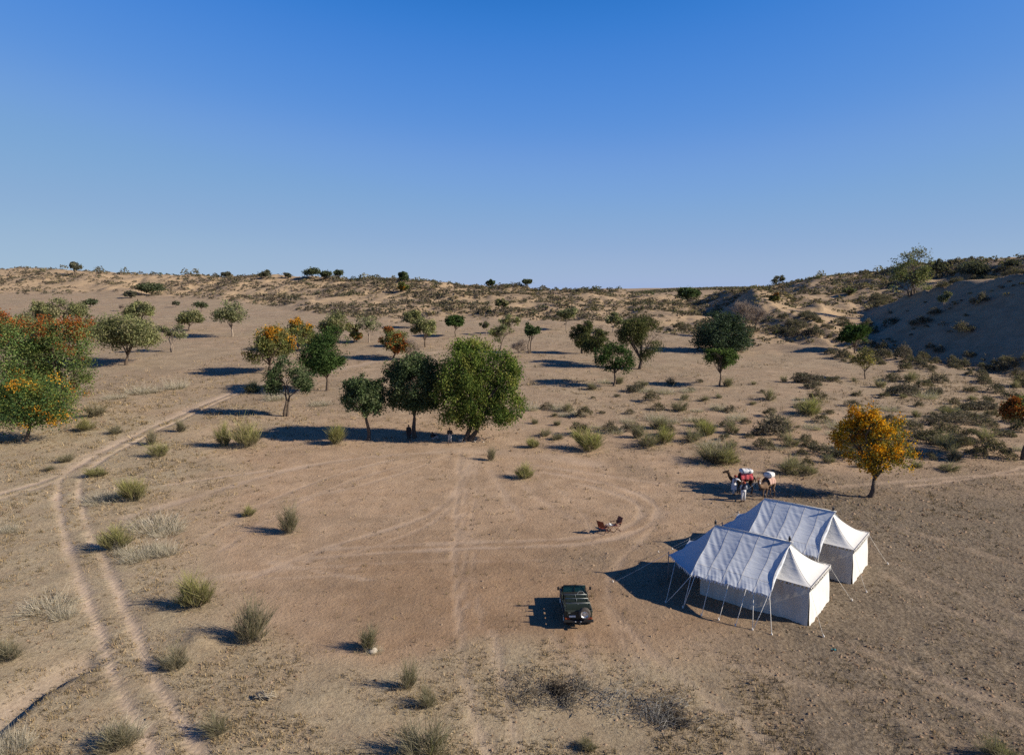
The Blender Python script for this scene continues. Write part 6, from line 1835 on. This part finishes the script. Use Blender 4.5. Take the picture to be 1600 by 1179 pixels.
# ------------------------------------------------------------------ FOLDING CHAIRS AND TEA TABLE
M_WOOD = simple_mat('dark_teak', (0.10, 0.035, 0.02), 0.5, 0, 0.2, 9)
M_LEATHER = simple_mat('red_brown_leather', (0.19, 0.05, 0.026), 0.45, 0, 0.2, 7, 0.004)
def make_chair():
    root = empty('folding_chair', (0, 0, 0))
    # faces +X
    MB().grid(lambda s, t: (-0.25 + 0.5 * s, -0.26 + .52 * t, 0.42 + 0.06 * s - 0.04 * math.sin(math.pi * t)), 6, 6).build('seat', M_LEATHER, root)
    MB().grid(lambda s, t: (-0.27 - 0.20 * s + 0.03 * math.sin(math.pi * t) * -1, -0.26 + .52 * t, 0.48 + 0.52 * s), 6, 6).build('backrest', M_LEATHER, root)
    for s in (-1, 1):
        MB().tube([(-0.22, s * .28, 0.40), (-0.49, s * .28, 1.03)], .02, 6).build('back_post', M_WOOD, root)
        MB().tube([(-0.36, s * .30, .66), (0.26, s * .30, .64)], .026, 6).build('armrest', M_WOOD, root)
        MB().tube([(-0.34, s * .29, 0.0), (0.24, s * .29, 0.63)], .018, 6).build('leg', M_WOOD, root)
        MB().tube([(0.30, s * .27, 0.0), (-0.28, s * .27, 0.50)], .018, 6).build('leg', M_WOOD, root)
    MB().tube([(-0.33, -.29, .03), (-0.33, .29, .03)], .014, 5).tube([(0.28, -.27, .04), (0.28, .27, .04)], .014, 5).tube([(0.25, -.28, .47), (0.25, .28, .47)], .016, 5).build('stretcher', M_WOOD, root)
    return root
ch1 = make_chair()
x, y, z = put(943, 832); ch1.location = (x, y, z); ch1.rotation_euler.z = R(48)
tag(ch1, 'brown leather folding chair with its back square to the jeep side, left of the tray', 'folding chair', 'brown folding chairs')
ch2 = copy_tree(ch1)
x, y, z = put(961, 829); ch2.location = (x, y, z); ch2.rotation_euler.z = R(205)
tag(ch2, 'brown leather folding chair leaning away to the right of the tray', 'folding chair', 'brown folding chairs')
x, y, z = put(952, 831)
tb = empty('folding_table', (x, y, z), R(20))
tag(tb, 'small dark wooden folding table between the two brown chairs', 'table')
MB().box((0, 0, .50), (0.52, 0.42, .03), None, .01).build('table_top', M_WOOD, tb)
for s in (-1, 1):
    MB().tube([(-.22, s * .17, 0), (.20, s * .17, .49)], .014, 5).build('leg', M_WOOD, tb)
    MB().tube([(.22, s * .15, 0), (-.20, s * .15, .49)], .014, 5).build('leg', M_WOOD, tb)
M_CHINA = simple_mat('white_china', (0.78, 0.78, 0.76), 0.25, 0, 0.05)
M_TIN = simple_mat('steel_tray', (0.5, 0.55, 0.55), 0.25, 0.8, .05)
tr_ = MB().box((0, 0, 0.012), (0.44, 0.32, 0.012), None, .004)
for sx, sy, w, d in ((0, .16, .44, .012), (0, -.16, .44, .012), (.22, 0, .012, .32), (-.22, 0, .012, .32)): tr_.box((sx, sy, .024), (w, d, .03))
tr_ = tr_.build('tea_tray', M_TIN); tr_.location = (x, y, z + .515); tr_.rotation_euler.z = R(20)
tag(tr_, 'shiny metal tea tray on the small folding table', 'tray')
def lathe(pr, n=14): return MB().loft([[(r * math.cos(2 * math.pi * k / n), r * math.sin(2 * math.pi * k / n), h) for k in range(n)] for r, h in pr], False)
tp = lathe([(.001, 0), (.05, 0), (.075, .04), (.07, .09), (.04, .115), (.001, .12)]).build('teapot', M_CHINA)
lathe([(.04, .115), (.035, .125), (.012, .135), (.016, .15), (.001, .158)]).build('lid', M_CHINA, tp)
MB().tube([(.06, 0, .05), (.11, 0, .08), (.125, 0, .115)], [.018, .013, .010], 6).build('spout', M_CHINA, tp)
MB().tube([(-.065, 0, .09), (-.115, 0, .085), (-.11, 0, .045), (-.07, 0, .035)], .008, 5).build('handle', M_CHINA, tp)
tp.location = (x + .02, y + .07, z + .535); tag(tp, 'white china teapot on the tea tray', 'teapot')
for k, (ox, oy, lab) in enumerate(((-.13, -.05, 'white cup on the tray nearest the left chair'), (.13, -.06, 'white cup on the tray nearest the right chair'))):
    cup = lathe([(.001, .012), (.03, .012), (.042, .05), (.046, .075), (.043, .075), (.038, .05), (.001, .02)]).build('cup', M_CHINA)
    lathe([(.001, 0), (.04, .004), (.07, .014), (.068, .017), (.001, .008)]).build('saucer', M_CHINA, cup)
    cup.location = (x + ox, y + oy, z + .535); tag(cup, lab, 'cup', 'tea cups')

# ------------------------------------------------------------------ STONES, STICKS, BRUSHWOOD
M_STONE = simple_mat('pale_stone', (0.40, 0.35, 0.29), 0.9, 0, 0.2, 5, 0.03)
def stone(px, py, r, label, sq=0.7, seed=0):
    x, y, z = put(px, py)
    rr = np.random.RandomState(seed); mb = MB().ball((0, 0, 0), (r, r * .85, r * sq), 9, 7)
    v = np.array(mb.v); v *= (1 + 0.28 * vnoise(v[:, 0] / r * 1.6 + seed, v[:, 1] / r * 1.6 + v[:, 2] / r * 1.3, seed))[:, None]
    mb.v = [tuple(p) for p in v]
    o = mb.build('stone', M_STONE, None, (x, y, z + r * sq * .35), seed); tag(o, label, 'stone'); return o
stone(720, 689, 0.30, 'largest pale stone at the foot of the bushy tree', .85, 1)
stone(726, 691, 0.16, 'small pale stone right of the large one under the bushy tree', .8, 2)
stone(742, 690, 0.14, 'small stone on the sunny side of the bushy tree trunk', .7, 3)
stone(755, 691, 0.12, 'tiny stone farthest right of the bushy tree trunk', .7, 4)
stone(583, 1017, 0.26, 'pale stone beside the upright olive bush', .5, 5)
stone(245, 843, 0.10, 'small dark pebble on the clearing\'s left side', .6, 6)
M_DEADWOOD = simple_mat('bleached_wood', (0.30, 0.26, 0.20), 0.9, 0, .2, 6)
x, y, z = put(1067, 1106)
tag(MB().tube([(0, 0, .03), (.16, .10, .06), (.34, .18, .04)], [.035, .03, .02], 6).build('stick', M_DEADWOOD, None, (x, y, z)), 'pale broken stick right of the brushwood', 'stick')
x, y, z = put(415, 1090)
mb = MB(); rr = random.Random(9)
for k in range(16):
    a = rr.random() * 6.28; mb.tube([(rr.uniform(-.3, .3), rr.uniform(-.2, .2), .03), (rr.uniform(-.4, .4), rr.uniform(-.3, .3), .12 + rr.random() * .2), (.5 * math.cos(a), .4 * math.sin(a), .05 + rr.random() * .15)], [.03, .024, .008], 5)
tag(mb.build('dead_branch', M_DEADWOOD, None, (x, y, z)), 'heap of bleached dead branches right of the two rut track', 'dead branch')
x, y, z = put(1301, 1016)
tag(MB().grid(lambda s, t: (s * .22, t * .16, .03 + .05 * math.sin(s * 7) * math.cos(t * 5)), 6, 6).build('scrap', simple_mat('teal_plastic', (0.03, 0.16, 0.17), .5), None, (x, y, z)), 'teal plastic scrap lying near the nearer tent', 'litter')

def brushwood(name, label, px, py, wpx, hpx, n, seed, c0, c1, tilt=0.0):
    """a loose scatter of dead twigs, thick in a few knots and thin between them"""
    x, y, z = put(px, py); s = scale_at(y, z); Wd = wpx * s; Dp = hpx * s / 0.5
    rs = np.random.RandomState(seed)
    kn = [(rs.uniform(-.42, .42), rs.uniform(-.35, .35), rs.uniform(.05, .16)) for _ in range(7)]
    paths = []; cc = []
    for k in range(n):
        q = kn[rs.randint(7)] if rs.rand() < 0.72 else (0, 0, 0.3)
        fx_, fy_ = q[0] + rs.normal() * q[2], q[1] + rs.normal() * q[2] * 1.2
        cx, cy = fx_ * Wd, fy_ * Dp - tilt * fx_ * Wd
        th = rs.normal() * 0.9 + (0 if rs.rand() < .6 else 1.6); L = (0.18 + 0.6 * rs.rand() ** 2)
        p0 = np.array([cx, cy, 0.01 + 0.12 * rs.rand() ** 2]); p1 = p0 + np.array([math.cos(th) * L, math.sin(th) * L, rs.rand() ** 2 * .30])
        paths.append((curve_pts(p0, p1, 0.15, rs, 4), np.array([.010, .009, .007, .003]) * (0.6 + rs.rand())))
    V, F = np_tube(paths, 3); V[:, 2] = np.maximum(V[:, 2], 0.0)
    pc = np.array(c0)[None] + (np.array(c1) - np.array(c0))[None] * rs.rand(n)[:, None]
    c = np.repeat(pc, 12, 0)
    V[:, 2] += samp(ZG, V[:, 0] + x, V[:, 1] + y) - z
    tag(link(name, np_mesh(name, V, F, M_TWIG, c), None, (x, y, z)), label, 'brushwood', 'brushwood in the foreground', 'stuff')
brushwood('brushwood', 'sprawling brushwood below the parked jeep, nearer the picture centre', 865, 1078, 150, 50, 620, 11, (0.105, 0.090, 0.071), (0.270, 0.240, 0.195), 0.25)
brushwood('brushwood', 'black tangled core in the sprawling brushwood', 872, 1080, 34, 16, 240, 2, (0.03, 0.026, 0.022), (0.09, 0.075, 0.06), 0.3)
brushwood('brushwood', 'bluish grey brushwood between the dark core and the pale stick', 1000, 1108, 130, 40, 520, 13, (0.135, 0.128, 0.116), (0.315, 0.300, 0.277), 0.3)
brushwood('brushwood', 'dark end of the grey brushwood beside the pale stick', 1052, 1126, 34, 22, 190, 4, (0.06, 0.05, 0.042), (0.17, 0.145, 0.12))

# ------------------------------------------------------------------ labels that tell the scattered bushes apart
LAND = [('orange blossom tree', 1356, 776), ('rust red tree at the picture edge', 1598, 718), ('small yellowing tree', 1352, 592), ('flat topped green tree', 1125, 603), ('leafy green tree before the weeping trees', 958, 603),
        ('wide green bush', 920, 704), ('two camels', 1180, 778), ('dark oval thicket', 1410, 618), ('long dark thicket', 1492, 662), ('leaning crest tree', 1424, 460), ('bright green tree in the dune shade', 1336, 552),
        ('big round dark tree', 1130, 548), ('bright green bushy tree', 730, 688), ('three parasol trees on the skyline', 510, 438), ('tiny umbrella tree on the skyline', 822, 449), ('rusty bush tree on the dune shoulder', 1210, 472),
        ('pale thin tree on the slip face', 1475, 486), ('scrubby thicket on the right skyline', 1520, 434), ('widest weeping tree', 1000, 576), ('dark flat thicket', 1262, 598), ('straw coloured bush', 1410, 560),
        ('dark rounded tree on the skyline', 1076, 466), ('dark upright tree on the skyline', 632, 442), ('twin trunked dusty tree', 447, 650), ('left stand of blossom trees', 60, 690), ('wide spreading tree', 197, 570),
        ('grey bush beyond the orange tree', 1215, 672), ('pale green bush beyond the orange tree', 1260, 648), ('yellowish bush in the scrub', 1036, 692), ('two bushes behind the camels', 1120, 722), ('small oval tree on the dune foot', 783, 490)]
ORD = ['nearest', 'second', 'third', 'fourth', 'fifth', 'sixth', 'seventh', 'eighth']
bins = {}
for o in list(COL.objects):
    st = o.name.split('.')[0]
    if st not in ('thorn_bush', 'scrub_bush', 'dead_brush') or (st == 'dead_brush' and o.get('group') != 'bleached dead brush on the plain'): continue
    x, y, z = o.location
    dz = y * CP + (CAMH - z) * SP
    px = 800 + 1100 * x / dz; py = 589.5 + 1100 * ((CAMH - z) * CP - y * SP) / dz
    nm, lx, ly = min(LAND, key=lambda l: (l[1] - px) ** 2 + (2.2 * (l[2] - py)) ** 2)
    dx, dy = px - lx, 1.6 * (py - ly)
    way = ('to the left of' if dx < 0 else 'to the right of') if abs(dx) > abs(dy) else ('in front of' if dy > 0 else 'behind')
    bins.setdefault((st, nm, way), []).append((dx * dx + dy * dy, o))
for (st, nm, way), lst in bins.items():
    lst.sort(key=lambda t: t[0])
    what = {'thorn_bush': 'thorn bush', 'scrub_bush': 'wispy bush'}.get(st, 'bleached dead brush')
    for k, (_, o) in enumerate(lst):
        if len(lst) == 1: o['label'] = 'only %s just %s the %s' % (what, way, nm)
        elif k < 8: o['label'] = '%s %s %s the %s' % (ORD[k], what, way, nm)
        else:
            o['label'] = 'outlying %s well %s the %s' % (what, way, nm); o['group'] = 'outlying bushes %s the %s' % (way, nm)
